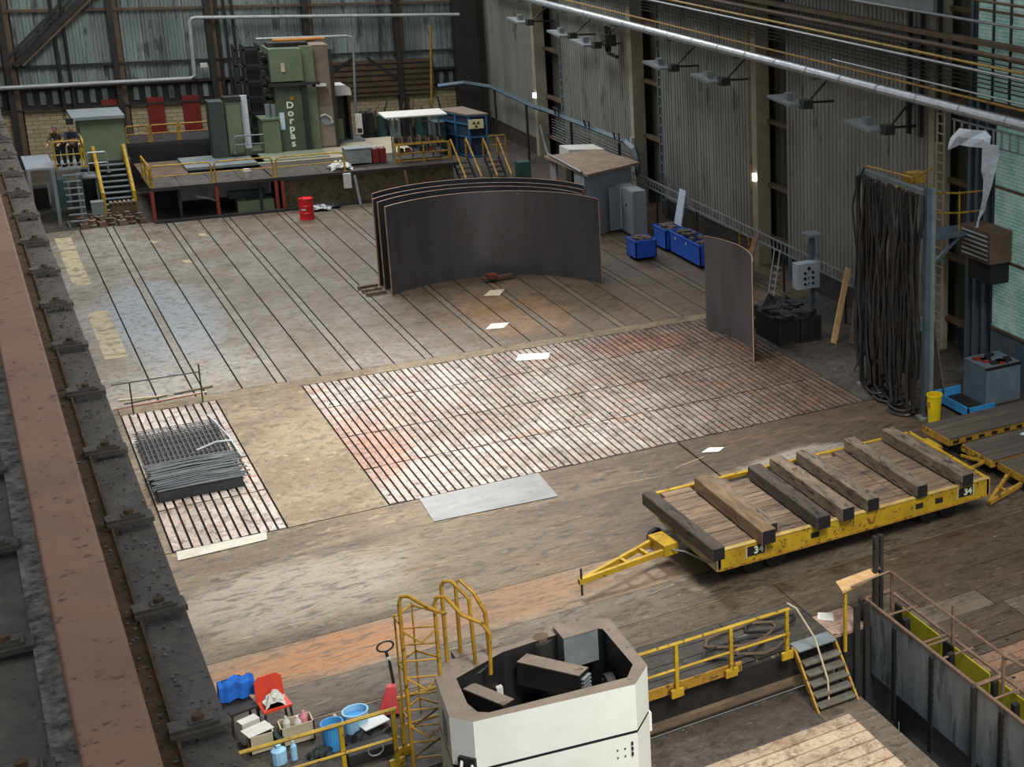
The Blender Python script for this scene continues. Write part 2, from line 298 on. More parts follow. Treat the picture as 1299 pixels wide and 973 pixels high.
# floor plates right of the trench
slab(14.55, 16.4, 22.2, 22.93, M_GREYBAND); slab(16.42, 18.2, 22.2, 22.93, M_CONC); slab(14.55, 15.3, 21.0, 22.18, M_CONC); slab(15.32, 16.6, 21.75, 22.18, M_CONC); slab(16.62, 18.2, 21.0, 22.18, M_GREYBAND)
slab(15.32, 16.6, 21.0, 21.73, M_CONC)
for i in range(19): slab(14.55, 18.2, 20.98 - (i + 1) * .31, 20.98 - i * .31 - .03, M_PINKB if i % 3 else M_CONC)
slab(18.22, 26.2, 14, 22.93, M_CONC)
for i in range(14): MB().cyl((15.0 + (i % 4) * .75 + (i // 4 % 2) * .3, 20.85 - (i // 2) * .31, -.02), .045, .024, 10).build('bolt_hole', M_SLOT, floor)
# slotted plates: bars in four rows
def slotted(x0, x1, rows, pitch, skip=()):
    n = int(round((x1 - x0) / pitch)); p = (x1 - x0) / n; meshes = {}
    for j in range(len(rows) - 1):
        me = None
        for i in range(n):
            o = None
            gap = .06 if (i * 3 + j * 2) % 7 in (0, 3) else .018
            key = (j, gap)
            if key not in meshes:
                mb = MB(); mb.box(0, p - .05, rows[j] + gap, rows[j+1] - gap, -.07, .004)
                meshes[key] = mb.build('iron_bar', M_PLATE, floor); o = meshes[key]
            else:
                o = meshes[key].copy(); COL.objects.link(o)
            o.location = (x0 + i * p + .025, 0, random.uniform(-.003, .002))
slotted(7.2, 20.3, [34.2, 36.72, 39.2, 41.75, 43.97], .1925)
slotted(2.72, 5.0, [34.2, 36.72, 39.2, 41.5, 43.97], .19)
for i in range(60):        # small bolt pockets scattered over the plates
    x = 7.3 + (i * 37 % 66) * .195; y = 34.8 + (i * 53 % 37) * .24
    MB().cyl((x + .06, y, 0), .045, .0062, 8).build('bolt_pocket', M_SLOT, floor)
# pit
pit = MB().box(-6, 12.95, 8, 22.95, -1.3, -.9).build('pit_floor', M_PIT, floor)
MB().box(-6, 13.0, 22.96, 23.0, -.9, -.0).build('pit_wall', mat('stained_pit_wall', '#5a4e3f', '#7d6c54', 1.2, .7, 0, .3, spots='#2b2520', sp_scale=2), floor)
MB().box(12.95, 13.85, 8, 22.95, -3.2, -3.0).build('trench_floor', M_BLACK, floor)
MB().box(12.9, 12.95, 8, 22.95, -3.1, -.9).build('trench_wall', M_BLACK, floor)
MB().box(12.95, 14.5, 22.96, 23.0, -3.1, -.08).build('trench_wall', M_DARKST, floor)
MB().box(5, 12.0, 22.83, 22.95, -.74, -.70).build('pit_ledge', M_RUSTST, floor)
MB().box(11.95, 12.95, 8, 21.95, -.9, -.885).build('walkway_strip', M_GREYBAND, floor)
for i in range(16): MB().box(7.2, 12.42, 21.5 - (i + 1) * .34 + .02, 21.5 - i * .34 - .02, -.9, -.84).build('table_bar', M_PITTABLE, floor)
MB().box(7.15, 12.43, 16, 21.52, -.9, -.87).build('table_bed', M_SLOT, floor)
MB().box(14.5, 14.54, 8, 22.95, -3.1, -.0).build('trench_wall', M_DARKST, floor)
# paint on the floor
for (x0, x1, y0, y1) in ((2.78, 3.32, 58.7, 66.6), (2.86, 3.46, 49.4, 55.0)): MB().box(x0, x1, y0, y1, .003, .006).build('painted_patch', M_YELPATCH, floor)
for (x, y) in ((6.5, 60.5), (5.9, 64.3), (7.6, 64.6)): MB().cbox((x, y, .005), (.25, .5, .004), .1).build('painted_patch', M_YELPATCH, floor)
for i in range(26):        # chalk and tyre scratches
    x = random.uniform(3, 15); y = random.choice([random.uniform(26, 33.5), random.uniform(45, 66)]); a = random.uniform(-.3, .5); l = random.uniform(.4, 1.6)
    MB().cbox((x, y, .0055), (l, .02, .003), a).build('scratch', M_YELPATCH, floor)

# ================================================================ SETTING: right wall
WX = 24.6
def corr(p0, axis, wdt, z0, z1, mt, parent, name='wall_sheet', pitch=.26, dep=.085, sgn=1):
    """one trapezoidal sheet starting at p0 and running wdt along y or x"""
    mb = MB(); prof = []; k = 0
    while k * pitch < wdt - 1e-6:
        t = k * pitch; prof += [(t, 0), (t + pitch * .38, 0), (t + pitch * .5, dep), (t + pitch * .88, dep)]; k += 1
    prof.append((wdt, 0)); vs = []
    for t, d in prof:
        for z in (z0, z1):
            vs.append((p0[0] - d * sgn, p0[1] + t, z) if axis == 'y' else (p0[0] + t, p0[1] - d * sgn, z))
    n = len(prof); mb.add(vs, [(2*i, 2*i+2, 2*i+3, 2*i+1) for i in range(n - 1)]); return mb.build(name, mt, parent)
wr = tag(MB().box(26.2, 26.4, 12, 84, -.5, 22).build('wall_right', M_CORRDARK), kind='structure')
bays = [(70.5 + .0, 0)]
bays = [(74.9, 82.6), (61.9, 70.4), (49.75, 58.2), (37.35, 46.7)]
for (a, b) in bays:
    n = 7; wd = (b - a) / n
    for i in range(n): corr((WX + random.uniform(0, .012), a + i * wd, 0), 'y', wd - .02, .9, 15, M_CORR, wr)
    MB().box(WX, WX + .5, a, b, -.05, .9).build('plinth', M_DARKCONC, wr)
    MB().box(WX + .05, WX + .12, a, b, .9, 15).build('wall_backing', M_CORRDARK, wr)
    MB().box(WX - .1, WX + .45, a - .42, a, -.05, 15.5).build('column', M_JAMB, wr)                   # pale column face at near end of bay
    MB().box(WX - .05, WX + .3, b, b + .3, -.05, 15.5).build('column', M_BLUEGR, wr)
    for z in (1.0, 3.1, 5.6, 8.2, 11): MB().box(WX + .35, WX + .6, a - 3.0, a - .3, z, z + .14).build('girt', M_RUSTST, wr)
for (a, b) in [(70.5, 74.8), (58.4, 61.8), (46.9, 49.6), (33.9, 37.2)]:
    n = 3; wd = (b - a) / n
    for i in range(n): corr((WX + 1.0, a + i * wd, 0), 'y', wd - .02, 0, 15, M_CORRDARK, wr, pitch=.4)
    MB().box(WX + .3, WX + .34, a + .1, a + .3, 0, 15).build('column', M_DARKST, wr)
# lattice column strips with rungs beside the gaps
for y in (58.9, 71.2):
    for k in range(34): MB().box(WX + .2, WX + .24, y, y + .45, .6 + k * .42, .66 + k * .42).build('batten', M_GREYST, wr)
    for dy in (0, .45): MB().box(WX + .18, WX + .26, y + dy - .03, y + dy + .03, 0, 15).build('lattice_chord', M_GREYST, wr)
MB().box(WX - .12, WX + .3, 37.0, 37.35, 0, 15.5).build('column', M_JAMB, wr)
for y in (34.4, 34.9, 35.3): MB().box(WX + .1, WX + .3, y, y + .16, 0, 15.5).build('column', M_BLUEGR, wr)
for y in (36.5, 37.5, 38.2): MB().box(WX - .35, WX - .2, y, y + .12, 7.0, 15.5).build('conduit', M_DARKST, wr)
# glazed bay at the right edge: glass blocks in a steel frame
def glazing(name, y0, y1, z0, z1, ny, nz):
    o = tag(MB().box(WX + .02, WX + .1, y0, y1, z0, z1).build(name, M_SLOT), kind='structure')
    dy = (y1 - y0) / ny; dz = (z1 - z0) / nz
    for i in range(ny):
        for j in range(nz): MB().box(WX - .03, WX + .02, y0 + i * dy + .04, y0 + (i + 1) * dy - .04, z0 + j * dz + .04, z0 + (j + 1) * dz - .04).build('pane', M_TURQ, o)
    for i in range(ny + 1): MB().box(WX - .08, WX - .02, y0 + i * dy - .04, y0 + i * dy + .04, z0, z1).build('mullion', M_DARKST, o)
    for j in range(nz + 1): MB().box(WX - .07, WX - .02, y0, y1, z0 + j * dz - .04, z0 + j * dz + .04).build('transom', M_RUSTST, o)
glazing('window_1', 26.9, 33.85, 1.7, 8.3, 3, 3)
glazing('window_2', 26.4, 34.9, 8.6, 15.2, 10, 5)
MB().box(WX, WX + .4, 26, 33.9, -.05, 1.7).build('plinth', M_BLUEGR, wr)
MB().box(WX - .05, WX + .4, 26, 33.9, 8.3, 8.6).build('girt', M_DARKST, wr)
corr((WX, 20, 0), 'y', 6, 0, 15, M_CORR, wr)
# upper dark band above the panels with cleading
for k in range(9): MB().box(WX - .35, WX - .3, 30, 82, 9.0 + k * .13, 9.03 + k * .13).build('cable_run', M_DARKST, wr)
MB().box(WX - .5, WX - .1, 36.6, 60, 11.0, 11.5).build('girt', M_GREYST, wr)
MB().box(WX - .45, WX - .1, 27, 82, 10.25, 10.4).build('girt', M_RUSTST, wr)

# ================================================================ SETTING: back wall
BY = 82.6
wb = tag(MB().box(-8, 26.2, BY + .3, BY + .5, -.5, 22).build('wall_back', M_CORRDARK), kind='structure')
x = -8
cols = [-1.6, 2.6, 6.9, 11.0, 15.4, 19.8]
edges = [-8] + cols + [23.6]
for a, b in zip(edges[:-1], edges[1:]):
    n = 4; wd = (b - a - .5) / n
    for i in range(n):
        corr((a + .4 + i * wd, BY + random.uniform(0, .02), 0), 'x', wd - .02, 3.75, 15, M_BACKW, wb, pitch=.3, dep=.05)
    MB().box(a + .4, b - .1, BY, BY + .2, -.05, 2.75).build('brick_panel', M_PBRICK, wb)
    n = int((b - a) / .5)
    MB().box(a, b, BY + .05, BY + .2, 2.75, 3.75).build('louvre_band', M_DARKST, wb)
    for i in range(n): MB().box(a + i * .5 + .1, a + i * .5 + .32, BY - .02, BY + .05, 2.95, 3.6).build('louvre', M_BACKW, wb)
for c in cols:
    MB().box(c - .12, c + .12, BY - .45, BY + .1, 0, 15.5).build('column', M_DARKST, wb); MB().box(c + .13, c + .33, BY - .2, BY + .1, 0, 15.5).build('column', M_RUSTST, wb)
MB().box(22.7, 23.9, BY - .7, BY + .2, 0, 15.5).build('column', M_DARKST, wb)
for z, mt, h in ((7.35, M_RUSTST, .12), (4.75, M_DARKST, .1), (3.75, M_DARKST, .12), (2.72, M_DARKST, .08)): MB().box(-8, 23, BY - .25, BY - .1, z, z + h).build('girt', mt, wb)
mb = MB(); mb.bar((2.9, BY - .35, 4.9), (7.2, BY - .35, 9.2), .3, .25); mb.build('diagonal_brace', M_DARKST, wb)
mb = MB(); mb.bar((3.2, BY - .45, 4.9), (7.5, BY - .45, 9.2), .08, .1); mb.build('diagonal_brace', M_RUSTST, wb)
for k in range(3): MB().bar((2.7 + k * .35, BY - .3, 5.3 + k * .1), (6.1 + k * .35, BY - .3, 8.9), .08, .1).build('diagonal_brace', M_DARKST, wb)
for a, b in (((15.5, 3.4), (17.6, 4.6)), ((19.7, 3.3), (18.2, 4.6))): MB().bar((a[0], BY - .3, a[1]), (b[0], BY - .3, b[1]), .12, .12).build('diagonal_brace', M_DARKST, wb)
for x in (4.6, 5.0, 11.4, 11.75, 12.1): MB().cyl((x, BY - .3, 2.6), .07, 12, 8).build('downpipe', M_DARKST, wb)
MB().box(15.3, 21.5, BY - .3, BY - .1, 2.5, 4.4).build('dark_cladding_band', M_RUSTST, wb)
for k in range(6): MB().box(15.3, 21.5, BY - .36, BY - .3, 2.7 + k * .3, 2.75 + k * .3).build('pipe_run', M_DARKST, wb)
# dado at the foot of the left side (hidden behind the crane runway)
tag(MB().box(-8.2, -8, 8, 84, -1, 22).build('wall_left', M_CORRDARK), kind='structure')

# ================================================================ crane runway close to the camera
rw = thing('crane_runway', 'rusty overhead crane rail on a dark clamped runway girder along the left edge', 'crane rail', (0, 1, 12.96))
MB().box(-.62, .35, .6, 81, 12.9, 12.96).build('top_flange', M_FLANGE, rw)
MB().box(-.1, .0, .6, 81, 11.6, 12.9).build('web', M_DARKST, rw); MB().box(-.45, .3, .6, 81, 11.5, 11.6).build('bottom_flange', M_DARKST, rw)
bevel(MB().box(.051, .187, .6, 81, 12.975, 13.1).build('rail_head', M_RAIL, rw), .006)
MB().box(.1865, .1885, .6, 81, 13.07, 13.094).build('rail_shoulder_glint', M_RAILGLINT, rw)  # lighter strip paints a glint along the shoulder of the rail
MB().box(.0, .051, .6, 81, 12.96, 12.982).build('grit_strip', M_GRAVEL, rw); MB().box(.187, .238, .6, 81, 12.96, 12.978).build('rail_foot', M_FLRUST, rw); MB().box(.236, .243, .6, 81, 12.96, 12.99).build('pad_edge', M_FLRUST, rw)
cl0 = None
def rail_clip():
    mb = MB().box(-.062, .062, -.034, .034, 0, .016); mb.box(-.062, .04, -.022, .03, .016, .026); mb.box(-.02, .03, -.016, .02, .026, .032)
    return mb
for k in range(118):
    y = 1.883 * 2.04 - .96 + k * .672
    for sx in (0, 1):
        if cl0 is None:
            cl0 = rail_clip().build('rail_clip', M_FLANGE, rw); nut0 = MB().cyl((.0, 0, .03), .014, .014, 6).build('nut', M_FLRUST, rw); org = WORLD['crane_runway']
            for o_ in (cl0, nut0):
                for v in o_.data.vertices: v.co = v.co + org
            nut0.parent = cl0; c = cl0
        else:
            c = cl0.copy(); COL.objects.link(c); nn = nut0.copy(); COL.objects.link(nn); nn.parent = c
        c.location = Vector((.288 if sx else -.055, y, 12.975 + random.uniform(0, .008))) - org; c.rotation_euler = (0, 0, random.uniform(-.06, .06))
mb = MB()
for i in range(2600):
    y = .8 + 14 * random.random() ** 1.6; x = random.choice([random.uniform(-.6, .02), random.uniform(.19, .345)]); s = random.uniform(.002, .008)
    mb.cbox((x, y, 12.963 + (.018 if x < .236 and x > .18 else 0)), (s, s * random.uniform(.6, 1.3), s * .7), random.random() * 3)
tag(mb.build('gravel_dust', M_GRAVEL, rw), kind='stuff')

# ================================================================ sheets lying on the floor
def sheet(label, poly, mt, z=.012, cat='steel sheet', name='steel_sheet', th=.008, group=None):
    cx = sum(p[0] for p in poly) / len(poly); cy = sum(p[1] for p in poly) / len(poly)
    o = MB().prism(poly, z - th, z).build(name, mt, None, (cx, cy, z - th)); return tag(o, label, cat, group)
sheet('large bare grey steel sheet on the floor in front of the long slotted plate', [(7.8, 32.68), (10.65, 32.5), (10.72, 34.15), (7.86, 34.15)], M_STEEL, .02)
sheet('pale narrow plate along the front edge of the small slotted plate', [(2.75, 33.68), (4.5, 33.75), (4.56, 34.16), (2.78, 34.16)], mat('pale_dusty_plate', '#8d897c', '#a29e90', 3, .6), .02, name='steel_plate')
sheet('blank white rectangular sheet lying between two floor slots north of the slotted plate', [(13.2, 46.58), (13.75, 46.42), (14.1, 46.93), (13.55, 47.1)], M_WHITE, .012, 'sheet', 'paper_sheet')
t2 = sheet('long white sheet with grey smudges lying on the slotted plate', [(13.0, 42.95), (13.9, 42.6), (14.15, 43.15), (13.3, 43.5)], M_WHITE, .018, 'sheet', 'paper_sheet')
sheet('crumpled off-white scrap of paper between slotted plate and trailer', [(14.7, 33.15), (15.1, 32.95), (15.35, 33.15), (15.0, 33.35)], M_WHITE, .02, 'paper', 'paper_scrap')
sheet('bright white plate beside the machine platform behind the curved steel plates', [(15.3, 65.9), (16.1, 65.8), (16.25, 66.9), (15.5, 67.0)], M_WHITE, .015, 'sheet', 'steel_sheet')
sheet('thin tan board lying under the curved plates', [(14.3, 50.4), (14.8, 50.2), (15.2, 50.9), (14.7, 51.0)], M_TAN, .02, 'board', 'thin_board')
sheet('small white scrap on the floor under the end of the yellow trailer', [(12.4, 30.6), (12.9, 30.3), (13.1, 30.9), (12.7, 31.1)], M_WHITE, .02, 'paper', 'paper_scrap')
sheet('white scrap by the plank shelf at the trench corner', [(12.95, 23.7), (13.2, 23.45), (13.35, 23.75), (13.1, 23.95)], M_WHITE, .012, 'paper', 'paper_scrap')

# ================================================================ rolled steel plates
def chord_arc(a, b, sag, n=22):
    a = Vector(a); b = Vector(b); c = (b - a); L = c.length; R = (L * L / 4 + sag * sag) / (2 * sag); nrm = Vector((-c.y, c.x)).normalized(); ctr = (a + b) / 2 + nrm * (sag - R)
    a0 = math.atan2(a.y - ctr.y, a.x - ctr.x); a1 = math.atan2(b.y - ctr.y, b.x - ctr.x)
    if a1 > a0: a1 -= 2 * PI
    return [(ctr.x + R * math.cos(a0 + (a1 - a0) * i / n), ctr.y + R * math.sin(a0 + (a1 - a0) * i / n)) for i in range(n + 1)], ctr, R
def curved_plate(label, a, b, sag, h, group='curved steel plates nested together', zb=0.0, th=.045, n=22, seam=None):
    pts, ctr, R = chord_arc(a, b, sag, n); vs = []; fs = []; mid = pts[len(pts) // 2]
    root = thing('curved_plate', label, 'steel plate', (mid[0], mid[1], zb), group)
    inn = [((p[0] - ctr.x) * (R - th) / R + ctr.x, (p[1] - ctr.y) * (R - th) / R + ctr.y) for p in pts]
    m1 = MB(); N = len(pts)
    for q in (inn, pts):
        for x, y in q: vs += [(x, y, zb), (x, y, zb + h)]
    for i in range(N - 1):
        fs.append((2*i, 2*i+1, 2*i+3, 2*i+2)); o = 2 * N; fs.append((o+2*i, o+2*i+2, o+2*i+3, o+2*i+1))
    m1.add(vs, fs); m1.build('plate_face', M_PLATEDARK, root, smooth=True)
    m2 = MB(); vs = []; fs = []
    for i in range(N): vs += [(*inn[i], zb + h), (*pts[i], zb + h), (*inn[i], zb), (*pts[i], zb)]
    for i in range(N - 1): fs += [(4*i, 4*i+1, 4*i+5, 4*i+4), (4*i+2, 4*i+6, 4*i+7, 4*i+3)]
    fs += [(0, 2, 3, 1), (4*N-4, 4*N-3, 4*N-1, 4*N-2)]
    m2.add(vs, fs); m2.build('cut_edge', M_PLATEEDGE, root)
    return root, inn
G = None
p_, inn = curved_plate('front curved steel plate of the nest, concave face towards the slotted floor plates', (11.66, 52.12), (18.42, 49.82), 2.0, 3.22, G)
for f in (.42, .6):     # rolling marks
    q = inn[int(f * 22)]; MB().cyl((q[0], q[1] - .02, 2.5 + f), .035, .02, 8).build('drilled_hole', M_PLATEEDGE, p_)
curved_plate('second curved steel plate, right behind the front one', (11.62, 52.95), (18.2, 50.95), 2.0, 3.22, G)
curved_plate('third curved steel plate, between second and rearmost plate of the nest', (11.6, 53.55), (18.5, 51.6), 2.05, 3.22, G)
curved_plate('rearmost and widest curved steel plate of the nest', (11.75, 54.25), (18.75, 52.1), 2.1, 3.26, G)
curved_plate('single small curved steel plate standing upright on the right end of the slotted plate', (19.33, 42.84), (19.15, 39.0), .5, 3.25, None, .004, .035, 12)
for i, x in enumerate((11.4, 11.42, 11.45)):
    tag(MB().cbox((x - .2, 53.5 - .5 * i, .06), (.66, .14, .12), .12).build('timber_batten', M_WOOD, None, (x - .2, 53.5 - .5 * i, 0)), 'grey timber batten under the left ends of the curved plates, ' + ('rearmost', 'middle', 'foremost')[i], 'batten', 'battens under the curved plates')
r = thing('rusty_clamp', 'rusty clamping beam lying against the middle of the front curved plate', 'clamp', (15.4, 52.2, 0))
MB().cbox((15.4, 52.2, .12), (1.1, .22, .12), .1).build('beam', M_RUSTST, r); MB().cbox((15.1, 52.05, .25), (.3, .3, .16), .3).build('block', mat('rust_red', '#7a3a28', '#5c2f22', 5), r)
MB().box(15.2, 15.6, 52.1, 52.3, 0, .06).build('foot', M_DARKST, r)

# ================================================================ yellow flatbed trailer
tr = thing('flatbed_trailer', 'long yellow flatbed trailer loaded with dark timber beams in the middle of the floor', 'trailer', (15.3, 27.6, 0))
X0, X1, Y0, Y1, ZT = 11.78, 18.85, 25.88, 29.5, .93
MB().box(X0, X1, Y0, Y0 + .1, .5, .95).build('side_beam', M_YEL, tr); MB().box(X0, X1, Y1 - .1, Y1, .5, .95).build('side_beam', M_YEL, tr)
MB().box(X0, X1, Y0 - .03, Y0, .5, .54).build('side_lip', M_YELD, tr); MB().box(X0, X1, Y0 - .02, Y0 + .12, .95, .965).build('side_cap', mat('worn_cap', '#b79b52', '#8f7a4b', 4, .6), tr)
MB().box(X0 - .04, X0 + .06, Y0, Y1, .5, .95).build('end_beam', mat('end_beam_paint', '#c2bd9d', '#a79a6a', 5, .6, 0, 0, spots='#6d5a2b', sp_scale=9), tr); MB().box(X1 - .06, X1 + .04, Y0, Y1, .5, .95).build('end_beam', M_YEL, tr)
MB().box(X0, X1, Y0 + .1, Y1 - .1, .6, .86).build('chassis', M_BLACK, tr)
ny = 12; dy = (Y1 - Y0 - .2) / ny
for j in range(ny):
    for (a, b) in ((X0 + .06, 14.1), (14.12, 16.5), (16.52, X1 - .06)):
        if j == ny - 1 and a < 16: continue
        y = Y0 + .1 + j * dy; z = ZT + random.uniform(-.008, .008)
        MB().box(a, b, y + .008, y + dy - .008, .86, z).build('deck_plank', M_WOODX, tr)
for k, (a, b) in enumerate(((12.0, 12.7), (13.4, 13.6), (14.35, 14.6), (15.8, 16.4))): MB().box(a, b, Y1 - .1 - dy, Y1 - .1, .87, .93).build('cross_member', M_WOODX, tr)
for x in (12.8, 13.35, 17.4, 17.95):
    for y in (26.3, 29.0): MB().cyl((x, y, .25), .25, .18, 16, ax='y').build('wheel', M_BLACK, tr)
for x in (13.1, 17.7): MB().box(x - .5, x + .5, 26.4, 29.1, .35, .6).build('bogie', M_DARKST, tr)
def numplate(x):
    p = MB().box(x, x + .42, Y0 - .012, Y0, .66, .88).build('number_plate', M_BLACK, tr)
    MB().box(x - .03, x, Y0 - .016, Y0, .63, .91).build('plate_border', M_TAN, p)
    MB().box(x + .42, x + .45, Y0 - .016, Y0, .63, .91).build('plate_border', M_TAN, p)
    t = text_part('34', Matrix.Translation((x + .27, Y0 - .018, .77)) @ FRONT, .23, mat('pale_lettering', '#c6d0b4'), tr); t.parent = p
numplate(12.45); numplate(17.95)
for x in (14.0, 16.75, 17.3):
    MB().box(x, x + .2, Y0 - .02, Y0, .68, .8).build('lashing_slot', M_BLACK, tr)
MB().tube([(15.45, Y0 - .02, .8), (15.5, Y0 - .02, .66), (15.6, Y0 - .02, .66), (15.65, Y0 - .02, .8)], .012).build('red_mark', M_REDPOST, tr)
# drawbar
db = MB(); tip = (9.25, 27.2, .42)
for e in ((11.15, 27.95, .52), (11.2, 27.35, .52)): db.bar(tip, e, .09, .12)
db.bar((10.35, 27.32, .48), (10.3, 27.58, .48), .07, .09); db.bar((10.85, 27.42, .5), (10.8, 27.75, .5), .07, .09)
dd = db.build('drawbar', M_YEL, tr); MB().cbox((11.3, 27.65, .55), (.34, .72, .26), .1).build('drawbar_head', M_YEL, dd)
MB().cyl((9.3, 27.2, .1), .025, .62, 8).build('hitch_pin', M_DARKST, dd)
MB().cyl((11.55, 28.6, .25), .2, .14, 12, ax='y').build('jockey_wheel', M_BLACK, dd)
MB().tube([(11.35, 27.3, .55), (11.5, 26.9, .62), (11.7, 26.2, .6), (11.78, 26.0, .66)], .02).build('hose', M_WFRAME, tr)
for (y) in (28.6, 27.9): MB().box(11.66, 11.74, y, y + .15, .6, .95).build('stake_pocket', M_YEL, tr)
# beams on the trailer
def beam(label, x, wd, y0, y1, h, z=.965, rz=0.0, mt=None):
    root = thing('timber_beam', label, 'timber', (x, (y0 + y1) / 2, z), 'timber beams on the yellow trailer')
    b = MB().cbox((x, (y0 + y1) / 2, z + h / 2), (wd, y1 - y0, h), rz).build('balk', mt or M_WOOD, root); bevel(b, .018, 1)
    MB().cbox((x + math.sin(rz) * (y1 - y0) / 2, y0 - .002, z + h / 2), (wd * .9, .01, h * .9), rz).build('end_grain', M_BLACK, root)
M_WOODK = mat('dark_timber', '#4b4239', '#38312b', 3, .85, 0, .4, st=(2, .4, 2), rnd=.1, spots='#221e1a', sp_scale=5, sp_lo=.55)
M_WOODBR = mat('brown_timber', '#80694e', '#57442f', 3, .85, 0, .3, st=(3, .4, 2))
beam('grey weathered beam lying across the drawbar end of the trailer', 11.58, .28, 25.5, 29.0, .3, .95, .03, M_WOODK)
beam('brown-topped thick beam, first in from the drawbar end', 12.84, .33, 25.6, 29.05, .34, mt=M_WOODBR)
beam('pale thin plank beam lying beside the brown-topped beam', 13.2, .2, 26.1, 29.2, .2)
beam('rough dark beam with splintered top, third in from the drawbar end', 14.18, .34, 25.6, 29.0, .32, mt=M_WOODK)
beam('middle beam of the close row of three', 14.84, .32, 25.68, 29.2, .32)
beam('third beam of the close row of three, worn pale along its top', 15.56, .32, 25.8, 29.2, .32)
beam('grey beam lying alone on the right half of the trailer deck', 16.9, .3, 25.8, 29.25, .32, rz=-.01)
beam('rounded grey beam nearest the far right end of the trailer', 18.1, .34, 25.75, 29.3, .32, rz=.02)

# ================================================================ railings at the pit edge
def railing(label, pts, top, mid, posts, mt, cat='railing', name='guard_railing', r=.028, foot=True, group=None, zb=0):
    root = thing(name, label, cat, (pts[0][0], pts[0][1], zb), group)
    MB().tube([(x, y, zb + top) for x, y in pts], r * 1.25).build('top_rail', mt, root)
    for mz in ([mid] if isinstance(mid, (int, float)) else mid): MB().tube([(x, y, zb + mz) for x, y in pts], r).build('mid_rail', mt, root)
    for p in posts:
        x, y = p[:2]; z0 = p[2] if len(p) > 2 else 0
        po = MB().box(x - r * 1.2, x + r * 1.2, y - r * 1.2, y + r * 1.2, zb + z0, zb + top).build('post', mt, root)
        if foot: MB().box(x - .12, x + .12, y - .04, y + .02, zb + z0, zb + z0 + .16).build('foot_plate', mt, po)
    return root
rr = railing('bright yellow railing along the pit edge between white machine cab and steel steps', [(8.2, 22.72), (11.8, 22.72)], 1.05, .52, [(9.45, 22.72, -.05), (10.55, 22.72, .0), (11.74, 22.72, -.02)], M_YEL)
MB().box(8.2, 10.8, 22.78, 22.82, .0, .2).build('toe_board', M_YELD, rr)
railing('yellow railing above the clutter at the lower left of the floor', [(1.2, 23.4), (4.72, 23.3)], 1.1, .55, [(3.86, 23.35), (4.66, 23.3), (2.2, 23.4)], M_YEL)
railing('short yellow railing between the caged ladder and the white machine cab', [(4.8, 23.6), (6.0, 23.6)], 1.1, .55, [(4.86, 23.6), (5.95, 23.6)], M_YEL)
# hoses on the floor behind the railing
for k, (cx, cy, rr_) in enumerate(((11.0, 23.5, .42), (11.5, 23.3, .34), (12.05, 24.0, .36), (11.35, 23.9, .5))):
    pts = [(cx + (rr_ + .05 * math.sin(3 * t)) * math.cos(t) * 1.5, cy + rr_ * math.sin(t) * .7, .035 + .02 * (i % 3)) for i, t in enumerate([2 * PI * q / 22 * 1.8 for q in range(23)])]
    tag(MB().tube(pts, .03).build('coiled_hose', (M_CABLE, M_RUSTST)[k % 2], None, (cx, cy, 0)), ('loosely coiled black hose behind the yellow pit railing', 'brown hose loop on the floor against the right post of the yellow pit railing', 'black hose coil above the steel steps, furthest from the railing', 'wide brown hose loop on the floor left of the steps')[k], 'hose')
tag(MB().tube([(11.9, 23.0, 1.02), (12.05, 22.9, .9), (12.3, 22.6, .3), (12.36, 22.2, -.45), (12.3, 22.05, -.88)], .02).build('hanging_rope', M_TAN, None, (12, 22.9, -.88)), 'pale rope hanging from the yellow railing down over the steel steps', 'rope')
# steel steps into the pit
st = thing('steel_steps', 'dark steel steps with five treads leading down into the pit', 'stairs', (12.45, 22.5, -.9))
MB().box(12.0, 12.85, 22.72, 23.1, .02, .05).build('landing', M_GREYST, st)
for k in range(5): MB().box(12.02, 12.83, 22.68 - k * .15 - .2, 22.68 - k * .15 + .02, -.16 * (k + 1) - .02, -.16 * (k + 1) + .01).build('tread', mat('worn_tread', '#827d72', '#6b6459', 4, .45, .4), st)
for x in (11.98, 12.86): MB().add([(x - .02, 22.8, .03), (x - .02, 22.98, .03), (x - .02, 22.0, -.9), (x - .02, 21.85, -.9), (x + .02, 22.8, .03), (x + .02, 22.98, .03), (x + .02, 22.0, -.9), (x + .02, 21.85, -.9)], [(0, 1, 2, 3), (7, 6, 5, 4), (0, 4, 5, 1), (1, 5, 6, 2), (2, 6, 7, 3), (3, 7, 4, 0)]).build('stringer', M_YELD, st)

# ================================================================ white machine cab (open topped)
cab = thing('machine_cab', 'tall cream-white machine tool cab with open dusty top in the lower centre', 'machine', (6.7, 21.6, -.9))
ZC = 2.0
outer = [(5.16, 22.35), (5.02, 21.1), (5.28, 20.74), (7.75, 20.35), (8.14, 20.8), (8.2, 22.6), (7.9, 22.85), (7.15, 22.85), (6.6, 22.7), (5.5, 22.8)]
inner = [(5.43, 22.15), (5.36, 21.3), (5.42, 20.98), (5.56, 20.86), (7.72, 20.62), (7.95, 20.95), (7.97, 22.35), (7.75, 22.62), (6.95, 22.6), (6.3, 22.55), (5.8, 22.1)]
def ring(z0, z1, sc_=1.0, ol=outer, il=inner):
    n = len(ol); vs = [(x, y, z1) for x, y in ol] + [(x, y, z1) for x, y in il]
    m = MB(); m.add(vs, [(i, (i + 1) % n, n + (i + 1) % n, n + i) for i in range(n)]); return m
ring(0, ZC + .002).build('top_rim', M_CABTOP, cab)
n = len(outer)
